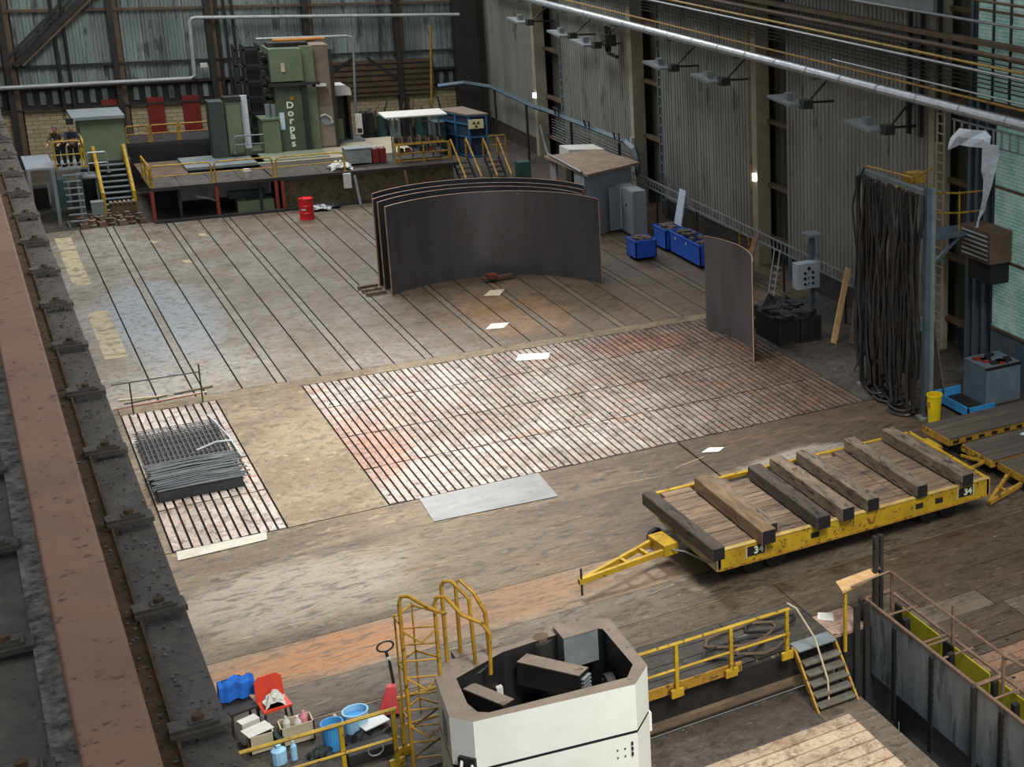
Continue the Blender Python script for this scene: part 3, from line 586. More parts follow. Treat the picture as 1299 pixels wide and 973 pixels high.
def skin(z0, z1, pl, flip=False):
    n = len(pl); vs = [(x, y, z0) for x, y in pl] + [(x, y, z1) for x, y in pl]; return MB().add(vs, [(i, (i + 1) % n, n + (i + 1) % n, n + i) if not flip else (i, n + i, n + (i + 1) % n, (i + 1) % n) for i in range(n)])
skin(1.15, ZC, outer).build('upper_shell', M_WCAB, cab)
inset = [((x - 6.7) * .992 + 6.7, (y - 21.6) * .992 + 21.6) for x, y in outer]
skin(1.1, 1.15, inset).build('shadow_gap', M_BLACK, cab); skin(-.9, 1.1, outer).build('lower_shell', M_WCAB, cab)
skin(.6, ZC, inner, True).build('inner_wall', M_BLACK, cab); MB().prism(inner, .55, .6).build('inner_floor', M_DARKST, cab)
# machinery inside
g1 = MB().bar((6.6, 22.5, 1.6), (7.32, 21.55, 1.56), .3, .42).build('guide_beam', M_BLACK, cab)
MB().bar((6.6, 22.5, 1.82), (7.32, 21.55, 1.78), .28, .012).build('beam_top', M_CABTOP, g1)
for k in range(5): MB().cbox((7.34, 21.5, 1.42 + .07 * k), (.06, .22, .03), -.9).build('connector', M_WFRAME, g1)
g2 = MB().bar((5.6, 22.1, 1.7), (5.98, 21.25, 1.7), .24, .24).build('guide_beam', M_BLACK, cab); MB().bar((5.6, 22.1, 1.83), (5.98, 21.25, 1.83), .22, .012).build('beam_top', M_CABTOP, g2)
g3 = MB().cyl((7.0, 22.7, 1.2), .2, .75, 16).build('motor', M_DARKST, cab); MB().cyl((7.0, 22.7, 1.95), .13, .06, 12).build('motor_cap', M_RUSTST, g3)
g4 = MB().cbox((7.55, 22.52, 1.78), (.6, .5, .6), .0).build('drive_box', M_GREYST, cab); MB().box(7.24, 7.86, 22.26, 22.78, 2.08, 2.095).build('box_top', M_CABTOP, g4)
g5 = MB().cyl((7.75, 21.75, 1.2), .26, .14, 20, ax='x').build('pulley', M_DARKST, cab)
for k in range(6): MB().cyl((7.725, 21.75 + .16 * math.cos(k * PI / 3), 1.2 + .16 * math.sin(k * PI / 3)), .035, .03, 8, ax='x').build('pulley_hole', M_BLACK, g5)
MB().box(6.1, 6.2, 22.3, 22.4, 1.3, 1.5).build('small_plate', M_WHITE, cab); MB().box(5.6, 7.7, 21.0, 22.3, .9, .95).build('sump_plate', M_BROWNP, cab)
MB().box(5.6, 6.35, 22.78, 23.05, 1.9, 2.02).build('access_step', M_CABTOP, cab)
# window strip on the left face, dark notch with cable guides, bolts
def on_left(t, z0, z1, w_, mt, nm, off=.012):
    a = Vector((5.16, 22.35)); b = Vector((5.02, 21.1)); d = (b - a); nrm = Vector((d.y, -d.x)).normalized()
    if nrm.x > 0: nrm = -nrm
    p0 = a + d * t + nrm * off; p1 = a + d * (t + w_) + nrm * off; p2 = a + d * t; p3 = a + d * (t + w_)
    return MB().add([(*p0, z0), (*p1, z0), (*p1, z1), (*p0, z1), (*p2, z0), (*p3, z0), (*p3, z1), (*p2, z1)], [(0, 1, 2, 3), (0, 4, 5, 1), (3, 2, 6, 7), (0, 3, 7, 4), (1, 5, 6, 2)]).build(nm, mt, cab)
on_left(.45, 1.3, 1.75, .3, M_GREYST, 'side_panel'); on_left(.42, -.2, .7, .12, M_GREYST, 'side_panel')
MB().cbox((5.2, 20.86, 1.18), (.3, .12, .34), -.9).build('cable_notch', M_BLACK, cab)
for k in range(2): MB().tube([(5.12 + .14 * k, 20.92 - .1 * k, 1.3), (5.06 + .14 * k, 20.8 - .1 * k, 1.2), (5.06 + .14 * k, 20.78 - .1 * k, 1.0)], .025).build('white_cable', M_WHITE, cab)
for i in range(2):
    for j in range(2): MB().cyl((7.42 + i * .12, 20.39 - i * .02, .72 + j * .14), .014, .02, 8, ax='y').build('bolt', M_BLACK, cab)
for j in range(3): MB().box(7.64, 7.67, 20.34, 20.37, .7 + j * .1, .76 + j * .1).build('louvre_mark', M_BLACK, cab)
MB().box(8.12, 8.2, 20.85, 21.2, .7, 1.05).build('side_cover', M_WCAB, cab)

# ================================================================ caged ladder beside the cab
cg = thing('caged_ladder', 'tall yellow caged ladder with looped handrails left of the white machine cab', 'ladder', (4.95, 22.5, -.9))
A = (4.77, 22.62); B = (5.25, 22.4)
M_CG = mat('ochre_yellow_paint', '#b58a22', '#8f6a1c', 3, .5, 0, 0, spots='#4f3a1a', sp_scale=7, sp_lo=.6)
MB().tube([(*A, -.9), (*A, 3.35), (A[0] + .03, A[1] - .02, 3.47), (A[0] + .12, A[1] - .12, 3.5), (5.1, 22.05, 3.42), (5.28, 21.85, 3.36)], .032, 8).build('left_stile', M_CG, cg)
MB().tube([(*B, -.9), (*B, 3.3), (B[0] + .04, B[1] - .03, 3.42), (B[0] + .14, B[1] - .12, 3.44), (5.6, 22.15, 3.1), (5.85, 22.0, 2.95), (5.95, 21.95, 2.75), (5.93, 21.97, 2.0)], .032, 8).build('right_stile', M_CG, cg)
for k in range(13): MB().tube([(*A, -.7 + k * .3), (*B, -.7 + k * .3)], .016).build('rung', M_CG, cg)
cx, cy = (A[0] + B[0]) / 2 - .02, (A[1] + B[1]) / 2 + .35
for z in (1.2, 2.1, 2.95):
    MB().tube([(A[0], A[1], z), (A[0] - .02, A[1] + .35, z), (cx + .1, cy + .38, z), (B[0] + .1, B[1] + .4, z), (B[0], B[1], z)], .02).build('cage_hoop', M_CG, cg)
    MB().tube([(A[0], A[1], z - .1), (5.0, 22.35, z - .25), (B[0], B[1], z - .1)], .016).build('cage_brace', M_CG, cg)
for p in ((A[0] - .02, A[1] + .33), (cx + .1, cy + .38), (B[0] + .08, B[1] + .38)): MB().tube([(*p, .9), (*p, 3.0)], .016).build('cage_bar', M_CG, cg)
rh = thing('roof_handrail', 'pair of looped yellow handrails standing on the back left corner of the machine cab roof', 'handrail', (5.5, 22.75, 2.0))
MB().tube([(5.46, 22.75, 2.0), (5.46, 22.75, 3.4), (5.5, 22.7, 3.5), (5.6, 22.62, 3.5), (5.8, 22.45, 3.2), (5.82, 22.42, 2.0)], .032, 8).build('loop', M_CG, rh)
MB().tube([(5.72, 22.9, 2.0), (5.72, 22.9, 3.3), (5.78, 22.85, 3.38), (5.95, 22.7, 3.15), (6.08, 22.6, 2.8), (6.1, 22.58, 2.0)], .032, 8).build('loop', M_CG, rh)
for k in range(4): MB().bar((A[0], A[1], -.6 + k * .55), (B[0], B[1], -.2 + k * .55), .03).build('lattice', M_RUSTST, cg)

# ================================================================ trench guard frame at the right
tf = thing('trench_guard_frame', 'rusty steel frame with grey sheet wall and yellow panels over the trench at lower right', 'machine guard', (14.1, 20, -.9))
M_ZINC = mat('grey_stained_sheet', '#666c70', '#8b9195', 1.2, .5, .35, 0, st=(1, 1.6, .35), spots='#585d60', sp_scale=2.6, sp_lo=.56)
M_RSTPIPE = mat('rusty_brown_pipe', '#6e5746', '#846c5a', 4, .55, .3)
NX, FX, ZN = 13.78, 14.38, .48
for k in range(6): MB().box(NX - .01, NX + .03, 22.9 - (k + 1) * 1.85 + .02, 22.9 - k * 1.85, -1.12, ZN - .04).build('sheet_panel', M_ZINC, tf)
MB().tube([(NX, 23.2, ZN), (NX, 12, ZN)], .035, 8).build('near_rail', M_RSTPIPE, tf); MB().tube([(FX, 23.2, ZN), (FX, 12, ZN)], .035, 8).build('far_rail', M_RSTPIPE, tf)
M_YELP = mat('yellow_green_panel', '#b3a62a', '#97901f', 1.5, .5, 0, 0, spots='#6f6418', sp_scale=3, sp_lo=.62)
for (a, b) in ((21.15, 22.6), (19.5, 20.7), (17.9, 19.2), (16.2, 17.6)): MB().box(FX - .05, FX - .02, a, b, -.35, .36).build('yellow_panel', M_YELP, tf)
MB().box(FX - .02, FX + .02, 12, 22.95, -2.4, .3).build('rear_sheet', M_DARKST, tf)
for y in (22.3, 21.0, 20.85, 20.3, 18.6, 17.7): MB().tube([(NX, y, ZN), (FX + .12, y, ZN)], .025, 6).build('cross_bar', M_RSTPIPE, tf)
for y in (19.15, 23.15): MB().tube([(NX - .02, y, ZN + .01), (FX, y, ZN + .01)], .045, 6).build('cross_bar', M_RSTPIPE, tf)
for (x, y) in ((NX - .05, 19.15), (NX + .38, 19.1), (NX - .07, 23.2)): MB().box(x - .05, x + .05, y - .05, y + .05, -3, ZN).build('upright', M_DARKST, tf)
MB().tube([(NX - .05, 19.15, -1.0), (NX + .35, 19.1, -1.0)], .04).build('tie_bar', M_RSTPIPE, tf)
def chain(x, y, z0, z1, parent):
    mb = MB(); z = z1; k = 0
    while z > z0:
        for s in (-.04, .04): mb.cbox((x - .03, y + s + .012 * (k % 2), z), (.05, .035, .07), .4 * (k % 2))
        z -= .075; k += 1
    return mb.build('chain', M_BLACK, parent)
for y in (21.9, 20.55, 18.25): chain(NX - .05, y, -1.7, ZN - .1, tf)
for y in (21.9, 20.3, 18.2): MB().bar((NX + .2, y, ZN + .05), (NX + .25, y, -.5), .12, .12).build('hook_block', M_BLACK, tf)
MB().tube([(14.0, 22.95, 1.18), (14.0, 23.1, 1.2)] , .03).build('rail_end', M_RSTPIPE, tf)
hr = railing('rusty pipe handrail above the trench guard frame', [(14.02, 22.6), (14.02, 18.6), (14.2, 17.5), (14.2, 15)], 1.28, [], [(14.04, 22.55, .4), (14.3, 20.7, .45), (14.02, 18.65, .5)], M_RSTPIPE, name='pipe_handrail', foot=False, r=.022)
MB().tube([(14.02, 22.6, 1.28), (13.2, 22.75, 1.1)], .022).build('end_rail', M_RSTPIPE, hr)
ps = thing('slotted_post', 'tall dark double-channel steel post rising from the corner of the trench', 'post', (13.98, 23.1, -.9))
for d in (-.07, .07): MB().box(14.0 + d - .035, 14.0 + d + .035, 22.98, 23.08, -2.2, 1.9).build('channel', M_DARKST, ps)
for k in range(12): MB().box(13.98, 14.02, 23.0, 23.05, -1.8 + k * .33, -1.7 + k * .33).build('spacer', M_DARKST, ps)
ps.location = ps.location
ks = thing('plank_shelf', 'pale plank fixed on a thin yellow post above the steel steps', 'shelf', (13.1, 22.8, -.5))
MB().add([(12.98, 22.7, 1.03), (13.98, 22.95, 1.03), (14.0, 23.25, 1.03), (13.08, 23.15, 1.03), (12.98, 22.7, 1.08), (13.98, 22.95, 1.08), (14.0, 23.25, 1.08), (13.08, 23.15, 1.08)], [(3, 2, 1, 0), (4, 5, 6, 7), (0, 1, 5, 4), (1, 2, 6, 5), (2, 3, 7, 6), (3, 0, 4, 7)]).build('plank', M_FRESH, ks)
MB().box(13.07, 13.13, 22.78, 22.84, -.35, 1.03).build('post', M_YEL, ks)
up = thing('steel_uprights', 'pair of dark steel uprights at the head of the trench', 'post', (13.5, 22.9, -2))
for x in (13.42, 13.66): MB().box(x - .06, x + .06, 22.85, 22.93, -2.4, .55).build('upright', M_DARKST, up)

# ================================================================ mesh stack on the small slotted plate
ms = thing('mesh_stack', 'stack of dark wire mesh panels and grey rods on the small slotted plate', 'mesh panels', (3.75, 39.8, 0))
M_ROD = mat('grey_rods', '#3d4042', '#55585a', 4, .5, .3)
for lay in range(6):
    z = .03 + lay * .05; mb = MB(); xo = random.uniform(-.04, .04)
    for k in range(18): mb.box(2.85 + xo + k * .105, 2.865 + xo + k * .105, 38.5, 41.6 + random.uniform(-.05, .1), z, z + .012)
    for k in range(9): mb.box(2.8 + xo, 4.72 + xo + random.uniform(-.1, .05), 38.55 + k * .38, 38.57 + k * .38, z + .012, z + .024)
    mb.build('mesh_panel', M_ROD if lay % 2 else M_DARKST, ms)
for k in range(46):
    y = 37.15 + k * .042 + random.uniform(-.03, .03); z = .3 + .11 * random.random() - abs(k - 22) * .004
    MB().tube([(2.8 + random.uniform(-.08, .05), y, z), (3.7, y + random.uniform(-.05, .05), z + .02), (4.68 + random.uniform(-.15, .12), y + random.uniform(-.08, .08), z)], .018, 5).build('rod', M_ROD, ms)
MB().box(2.82, 4.6, 37.2, 38.9, 0, .3).build('bundle_core', mat('bundle_grey', '#2b2f32', '#3f4447', 6, .6, .2, .5, st=(.3, 6, 6)), ms)
MB().tube([(4.5, 41.7, .42), (4.6, 41.0, .4), (4.72, 39.8, .38), (4.75, 38.2, .4)], .025).build('wire_tie', M_WFRAME, ms)
MB().tube([(3.9, 39.2, .4), (4.4, 39.5, .42), (4.75, 39.45, .4)], .03).build('wire_tie', M_WFRAME, ms)
rf = thing('barrier_frame', 'thin dark rail barrier on posts behind the small slotted plate', 'barrier', (3.8, 44.2, 0))
MB().tube([(2.6, 43.95, .92), (4.68, 43.95, .92)], .018).build('rail', M_DARKST, rf)
for x in (3.02, 4.68): MB().tube([(x, 43.95, 0), (x, 43.95, .92 if x < 4 else 1.15)], .02).build('post', M_DARKST, rf)
MB().tube([(2.6, 44.3, .1), (4.7, 44.4, .14)], .02).build('low_rail', mat('faded_red_pipe', '#7a4a3e', '#8b5a4a', 5), rf)
for k, (a, b, mt) in enumerate((((2.9, 44.9, .02), (5.1, 45.2, .03), M_RUSTST), ((3.2, 44.6, .02), (4.9, 44.8, .02), M_TAN), ((2.8, 45.3, .02), (4.1, 45.0, .02), M_TAN))):
    tag(MB().bar(a, b, .06, .03).build('loose_strip', mt, None, a), ('longest brown metal strip lying on the floor behind the mesh stack', 'pale wooden strip lying close behind the small slotted plate', 'short pale strip lying furthest from the mesh stack')[k], 'strip')

# ================================================================ boring machine platform along the back
mp = thing('machine_platform', 'raised dark machine platform on red posts across the back of the hall', 'platform', (6.3, 67.7, 0))
for i in range(4): MB().box(6.3 + i * 1.13, 6.3 + (i + 1) * 1.13 - .02, 67.7, 70.4, 1.36, 1.44).build('deck_plate', M_DARKCONC, mp)
for i in range(4): MB().box(10.85 + i * 1.9, 10.85 + (i + 1) * 1.9 - .02, 67.7, 71.2, 1.36, 1.46).build('deck_plate', M_DARKCONC, mp)
MB().box(6.3, 18.5, 67.62, 67.7, 1.32, 1.46).build('edge_beam', M_DARKST, mp)
for x in (6.32, 8.65, 10.9, 11.15): MB().box(x - .06, x + .06, 67.62, 67.74, 0, 1.34).build('leg', M_REDPOST, mp)
for x in (7.3, 10.3): MB().box(x - .05, x + .05, 67.8, 67.9, 0, 1.34).build('leg', M_DARKST, mp)
for x in (14.0, 16.1): MB().bar((x, 67.5, 1.3), (x + .1, 67.3, 0), .1).build('brace', (M_RUSTST, M_WFRAME)[x < 15], mp)
M_FOUND = floor_mat('stained_foundation', '#6f6654', '#85795f', '#3d362d', '#9c8f76', '#6b4a30', .7, rust_amt=.2)
MB().box(11.3, 18.4, 68.2, 68.4, 0, 1.3).build('foundation_wall', M_FOUND, mp); MB().box(6.5, 11.3, 70.2, 70.4, 0, 1.35).build('rear_wall', M_BLACK, mp)
MB().box(7.4, 10.9, 68.9, 69.2, .55, 1.3).build('beam_cover', M_GREYST, mp); MB().box(9.2, 10.6, 68.6, 69.1, .5, .8).build('gear_box', M_TEAL, mp)
MB().box(9.4, 10.8, 67.9, 68.6, .0, .5).build('gear_base', M_GREENL, mp); MB().tube([(7.9, 68, .9), (8.4, 68, .75), (8.7, 68, .6)], .05).build('hose', M_WFRAME, mp)
MB().box(6.3, 18.4, 67.4, 67.6, 0, .1).build('kerb', M_DARKST, mp)
MB().box(8.1, 11.45, 71.7, 74.3, 1.3, 1.42).build('bed_cover', M_GREYST, mp); MB().box(6.4, 8.1, 70.4, 74.4, 1.2, 1.3).build('bed_way', M_RUSTST, mp); MB().box(8.1, 11.5, 70.4, 71.7, .8, .9).build('bed_way', M_BLACK, mp)
MB().box(6.3, 10.0, 75.0, 77.2, 1.95, 2.1).build('rear_deck', M_DARKST, mp); MB().box(6.3, 10.0, 75.0, 75.2, .2, 1.95).build('rear_beam', M_BLACK, mp)
MB().box(10.9, 17.6, 71.2, 75.8, 1.3, 1.42).build('machine_bed', mat('pale_bed', '#b5ad94', '#9c957f', 1.5, .5, 0, 0, spots='#d8d2bd', sp_scale=3), mp)
MB().box(9.8, 12.2, 73.6, 75.2, .6, 1.6).build('bed_side', M_GREEN, mp)
def hoop_rail(label, x0, x1, y, zb, h, grp, mt=M_YEL, along='x', y1=None):
    P = (lambda t, z: (x0 + (x1 - x0) * t, y + ((y1 or y) - y) * t, zb + z))
    root = thing('guard_railing', label, 'railing', P(0, 0), grp)
    MB().tube([P(0, 0), P(0, h - .12), P(.03, h - .03), P(.07, h), P(.93, h), P(.97, h - .03), P(1, h - .12), P(1, 0)], .035, 6).build('frame', mt, root)
    MB().tube([P(0, h * .5), P(1, h * .5)], .025, 6).build('mid_rail', mt, root)
    for t in (.0, 1.0): MB().cyl(P(t, 0), .07, .03, 8).build('foot', mt, root)
hoop_rail('left front section of yellow looped railing on the machine platform', 6.38, 8.55, 67.8, 1.44, .9, 'railings of the machine platform')
hoop_rail('middle front section of yellow looped railing, above two red platform legs', 8.68, 10.85, 67.8, 1.44, .9, 'railings of the machine platform')
hoop_rail('right front section of yellow looped railing in front of the green column', 11.0, 13.7, 67.8, 1.46, .85, 'railings of the machine platform')
hoop_rail('near half of the yellow side railing at the left end of the machine platform', 6.34, 6.34, 67.95, 1.44, .9, 'railings of the machine platform', y1=69.2)
hoop_rail('far half of the yellow side railing at the left end of the machine platform', 6.34, 6.34, 69.3, 1.44, .9, 'railings of the machine platform', y1=70.4)
for x0, x1, nm in ((6.35, 7.2, 'leftmost and shortest rear railing section beside the green control booth'), (7.3, 8.35, 'rear railing section in front of the left tall red sheet panel'), (8.42, 9.85, 'rear railing section in front of the right tall red sheet panel')):
    hoop_rail(nm, x0, x1, 75.2, 2.1, .75, 'rear railings of the machine platform', M_YELD)
hoop_rail('grey railing in front of the green cabinet left of the tall column', 10.3, 11.9, 73.3, 1.6, .8, None, M_GREYST)
# tall green column
cl = thing('machine_column', 'tall green boring mill column with white vertical lettering', 'machine', (13.2, 74, 1.42))
MB().box(12.2, 13.55, 73.6, 75.2, 1.42, 4.6).build('lower_column', M_GREEN, cl); MB().box(12.1, 13.45, 73.5, 75.2, 4.75, 6.25).build('upper_column', M_GREENL, cl)
MB().box(13.45, 14.0, 73.8, 75.2, 1.42, 6.3).build('way_strip', M_GREENL, cl); MB().box(14.0, 14.75, 74.1, 75.4, 1.42, 6.3).build('side_cover', M_BROWNP, cl)
MB().box(12.0, 14.1, 73.35, 73.6, 4.55, 4.68).build('cross_rail', M_DARKST, cl); MB().box(14.7, 14.85, 74.0, 75.4, 1.42, 6.1).build('edge_strip', M_DARKST, cl)
MB().box(13.32, 13.5, 73.42, 73.6, 1.42, 4.5).build('dark_way', M_DARKST, cl)
MB().box(12.2, 13.9, 74.2, 74.9, 6.25, 6.45).build('top_frame', M_DARKST, cl); MB().tube([(12.4, 74.0, 6.6), (14.6, 74.0, 6.62)], .08).build('orange_arm', mat('orange_paint', '#c8842c', '#a66a25', 4), cl)
MB().box(14.05, 14.7, 74.05, 74.1, 1.5, 3.4).build('access_panel', mat('brownish_panel', '#80766a', '#93887a', 3, .4, .3), cl); MB().cyl((14.38, 74.0, 2.75), .25, .08, 16, ax='y').build('headstock_port', M_WFRAME, cl)
MB().tube([(14.1, 73.98, 2.95), (14.3, 73.9, 3.05), (14.55, 73.95, 2.85), (14.6, 73.98, 2.6)], .05).build('white_hose', M_WHITE, cl)
MB().cbox((14.15, 73.9, 4.45), (.6, .2, .12)).build('lamp_arm', M_WHITE, cl)
for i, ch in enumerate('Dorpas'): text_part(ch, Matrix.Translation((12.78, 73.585, 3.62 - i * .36)) @ FRONT, .42 if ch == 'D' else .46, mat('white_lettering', '#d9dccb'), cl)
MB().cyl((12.88, 73.58, 3.95), .1, .03, 16, ax='y').build('round_badge', M_YELD, cl); MB().box(12.3, 12.5, 73.57, 73.6, 2.5, 3.3).build('reflective_patch', M_PALEBLUE, cl)
MB().box(12.55, 12.7, 73.45, 73.5, 5.2, 5.6).build('hook', M_TAN, cl)
mbx = MB()
for k in range(26): mbx.cbox((11.9 + random.uniform(-.25, .2), 73.9 + random.uniform(-.2, .3), 3.8 + k * .09), (random.uniform(.1, .3), .2, .12), random.random())
mbx.build('cable_carrier', M_DARKST, cl)
MB().box(11.5, 12.2, 73.2, 74.3, 1.42, 3.05).build('headstock', M_GREENL, cl); MB().box(11.45, 12.25, 73.15, 74.35, 3.05, 3.12).build('headstock_cap', M_GREENL, cl)
for d in (0, .25): MB().cyl((11.85 + d, 73.7, 3.1), .11, .6, 10).build('cylinder', M_GREYST, cl)
MB().box(11.2, 13.9, 71.6, 73.4, 1.42, 1.5).build('base_plate', mat('base_plate_green', '#8b9078', '#777c66', 2), cl)
tw = thing('service_tower', 'dark steel lattice service tower left of the green column', 'tower', (11.7, 76, 0))
for x in (11.1, 11.45, 12.1):
    for y in (75.9, 76.6): MB().box(x - .05, x + .05, y - .05, y + .05, 0, 6.2).build('leg', M_DARKST, tw)
for k in range(8): MB().box(11.05, 12.15, 75.85, 75.93, .7 + k * .75, .78 + k * .75).build('cross_bar', M_DARKST, tw)
MB().box(11.45, 12.1, 76.2, 76.3, .5, 6.1).build('back_sheet', M_BLACK, tw)
gc = thing('green_cabinet', 'green control cabinet with pale side panel left of the tall column', 'cabinet', (10.5, 73.6, 1.42))
MB().box(10.1, 10.75, 73.5, 74.2, 1.5, 3.9).build('body', M_GREEN, gc); MB().box(9.45, 10.05, 73.4, 74.3, 1.0, 4.0).build('dark_body', mat('dark_green', '#39433a', '#2f3831', 2), gc)
MB().box(10.78, 11.08, 73.9, 74.05, 1.7, 4.15).build('side_sheet', mat('dull_white', '#b7bdbf', '#c6cbcc', 3), gc); MB().box(10.1, 10.8, 73.6, 74.2, 3.9, 4.15).build('top_box', M_DARKST, gc)
MB().box(10.15, 10.7, 73.47, 73.5, 1.6, 3.8).build('door', M_GREENL, gc)
wc = thing('operator_booth', 'open green operator booth with white domed roof right of the tall column', 'booth', (15.3, 75.5, 1.42))
MB().box(14.95, 15.1, 75.2, 76.2, 1.42, 3.7).build('post', M_GREEN, wc); MB().box(15.6, 15.7, 75.2, 76.2, 1.42, 3.7).build('post', M_DARKST, wc); MB().box(14.95, 15.7, 76.1, 76.2, 1.42, 3.7).build('back_panel', M_GREEN, wc)
MB().box(15.0, 15.3, 75.15, 75.2, 1.5, 2.6).build('front_panel', M_GREENL, wc); MB().prism([(0, 0), (.95, 0), (.9, .35), (.7, .5), (.15, .5)], 0, 1.1, Matrix.Translation((14.85, 76.25, 3.7)) @ Matrix.Rotation(PI / 2, 4, 'X')).build('roof', M_WHITE, wc)
MB().box(15.85, 16.15, 75.1, 75.3, 1.75, 2.75).build('white_switch_panel', M_WHITE, wc); MB().box(15.9, 16.1, 75.05, 75.1, 1.85, 2.05).build('dark_dial', M_BLACK, wc); MB().box(15.1, 16.2, 75.0, 76.2, 1.42, 1.5).build('plinth', M_GREYST, wc)
tag(MB().tube([(12.2, 77.0, 6.35), (16.2, 77, 6.35), (16.42, 77, 6.28), (16.48, 77, 6.1), (16.3, 77, 2.6), (16.3, 77, 0)], .06, 8).build('bent_pipe', M_WFRAME, None, (16.3, 77, 0)), 'thin grey pipe arching over the tall green column and dropping to its right', 'pipe')
pump = thing('hydraulic_unit', 'row of dark hydraulic tanks and valves behind the platform right of the booth', 'machinery', (17.5, 77.5, 0))
for k in range(7): MB().box(16.6 + k * .62, 17.1 + k * .62, 77 + .1 * (k % 2), 77.8, 0.1, 2.0 + .5 * random.random()).build('tank', (M_DARKST, M_TEAL, M_GREYST)[k % 3], pump)
for k in range(9): MB().tube([(16.7 + k * .45, 76.9, 1.6), (16.7 + k * .45, 76.8, 2.6), (17.0 + k * .4, 76.9, 2.7 + .2 * (k % 3))], .05).build('pipe', (M_DARKST, M_RUSTST)[k % 2], pump)
# work station under the white canopy
cn = thing('canopy_station', 'work station with white canopy roof on thin posts at right end of the platform', 'work station', (17.1, 69.2, 1.42))
MB().cbox((17.15, 69.6, 3.52), (2.7, 1.3, .06), 0, .05).build('canopy', M_WHITE, cn)
for x in (16.1, 18.2): MB().box(x - .03, x + .03, 69.3, 69.36, 1.46, 3.5).build('post', M_GREYST, cn)
MB().tube([(17.0, 69.5, 1.5), (17.0, 69.5, 3.0), (17.15, 69.5, 3.15), (17.8, 69.5, 3.15), (17.9, 69.5, 3.0), (17.9, 69.5, 1.5)], .035).build('grey_frame', M_GREYST, cn)
for k in range(16): MB().box(16.15 + k * .13, 16.24 + k * .13, 69.0, 69.3, 2.28, 2.4 + .18 * random.random()).build('tool', (M_DARKST, M_RUSTST, M_BROWNP)[k % 3], cn)
MB().box(16.1, 18.3, 68.9, 69.5, 2.2, 2.28).build('bench_top', M_YELD, cn); MB().box(16.1, 18.3, 68.9, 69.5, 1.75, 1.8).build('bench_shelf', M_BROWNP, cn)
for k in range(6): MB().box(16.3 + k * .32, 16.5 + k * .32, 69.0, 69.3, 1.8, 2.0).build('parts_box', (M_DARKST, M_REDPOST, M_GREYST)[k % 3], cn)
railing('worn yellow three-bar railing around the canopy work station', [(15.95, 68.4), (18.35, 68.4)], .85, [.1, .45], [(15.97, 68.4), (16.15, 68.4), (17.2, 68.4), (18.3, 68.4)], M_YELD, foot=False, zb=1.46)
for k, x in enumerate((15.25, 15.55)): 
    b = thing('gas_bottle_box', ('left', 'right')[k] + ' of two red boxes with white caps beside the canopy station', 'box', (x, 69, 1.46)); MB().box(x - .13, x + .13, 68.8, 69.2, 1.46, 2.15).build('body', M_REDP, b); MB().cyl((x, 68.9, 2.15), .08, .12, 10).build('white_cap', M_WHITE, b); MB().box(x - .14, x + .14, 68.77, 68.8, 1.5, 1.54).build('strap', M_DARKST, b)
b = thing('grey_tank', 'long grey-green metal tank on the platform left of the red boxes', 'tank', (14.6, 69, 1.46)); MB().box(14.0, 15.05, 68.8, 69.5, 1.55, 2.2).build('body', mat('tank_paint', '#7d867f', '#6c756f', 3), b); MB().box(13.98, 15.07, 68.78, 69.52, 2.2, 2.24).build('lid', M_WFRAME, b)
for x in (14.1, 14.9): MB().box(x, x + .08, 68.85, 69.4, 1.46, 1.55).build('foot', M_DARKST, b)
# crumpled cloths
def rag(label, c, r, mt=M_WHITE, cat='cloth', name='crumpled_sheet', fl=.6):
    mb = MB(); n = 9; vs = []; fs = []
    for i in range(n):
        for j in range(n):
            u = (i / (n - 1) - .5) * 2; v = (j / (n - 1) - .5) * 2; d = max(0, 1 - (u * u + v * v) * .5)
            vs.append((c[0] + u * r[0] * random.uniform(.8, 1.1), c[1] + v * r[1] * random.uniform(.8, 1.1), c[2] + r[2] * d * random.uniform(fl, 1)))
    for i in range(n - 1):
        for j in range(n - 1): fs.append((i * n + j, (i + 1) * n + j, (i + 1) * n + j + 1, i * n + j + 1))
    base = len(vs); vs += [(c[0] - r[0] * .8, c[1] - r[1] * .8, c[2]), (c[0] + r[0] * .8, c[1] - r[1] * .8, c[2]), (c[0] + r[0] * .8, c[1] + r[1] * .8, c[2]), (c[0] - r[0] * .8, c[1] + r[1] * .8, c[2])]; fs.append((base, base + 3, base + 2, base + 1))
    mb.add(vs, fs); return tag(mb.build(name, mt, None, c), label, cat)
rag('white plastic sheet draped over the platform edge beside the grey tank', (13.6, 68.3, 1.47), (.45, .45, .45))
MB_ = MB().box(13.55, 13.85, 67.45, 67.6, .75, 1.4); tag(MB_.build('hanging_cloth', M_WHITE, None, (13.7, 67.5, .75)), 'narrow white cloth hanging below the platform edge above the floor', 'cloth')
rag('white and grey rag heap on the floor right of the red drum', (12.35, 66.9, 0), (.45, .3, .35), mat('rag', '#cfd2d3', '#5a6068', 9, .8, 0, 0, lo=.45, hi=.55))
rag('black plastic sack behind the white rag heap near the red drum', (12.95, 67.15, 0), (.3, .2, .3), M_BLACK, 'sack')
tag(MB().lathe((9.95, 68.3, 1.44), [(.0, 0), (.13, .0), (.17, .3), (.14, .38), (.02, .4)], 14).build('white_bucket', M_WHITE, None, (9.95, 68.3, 1.44)), 'small round white bucket on the platform behind the middle yellow railing', 'bucket')
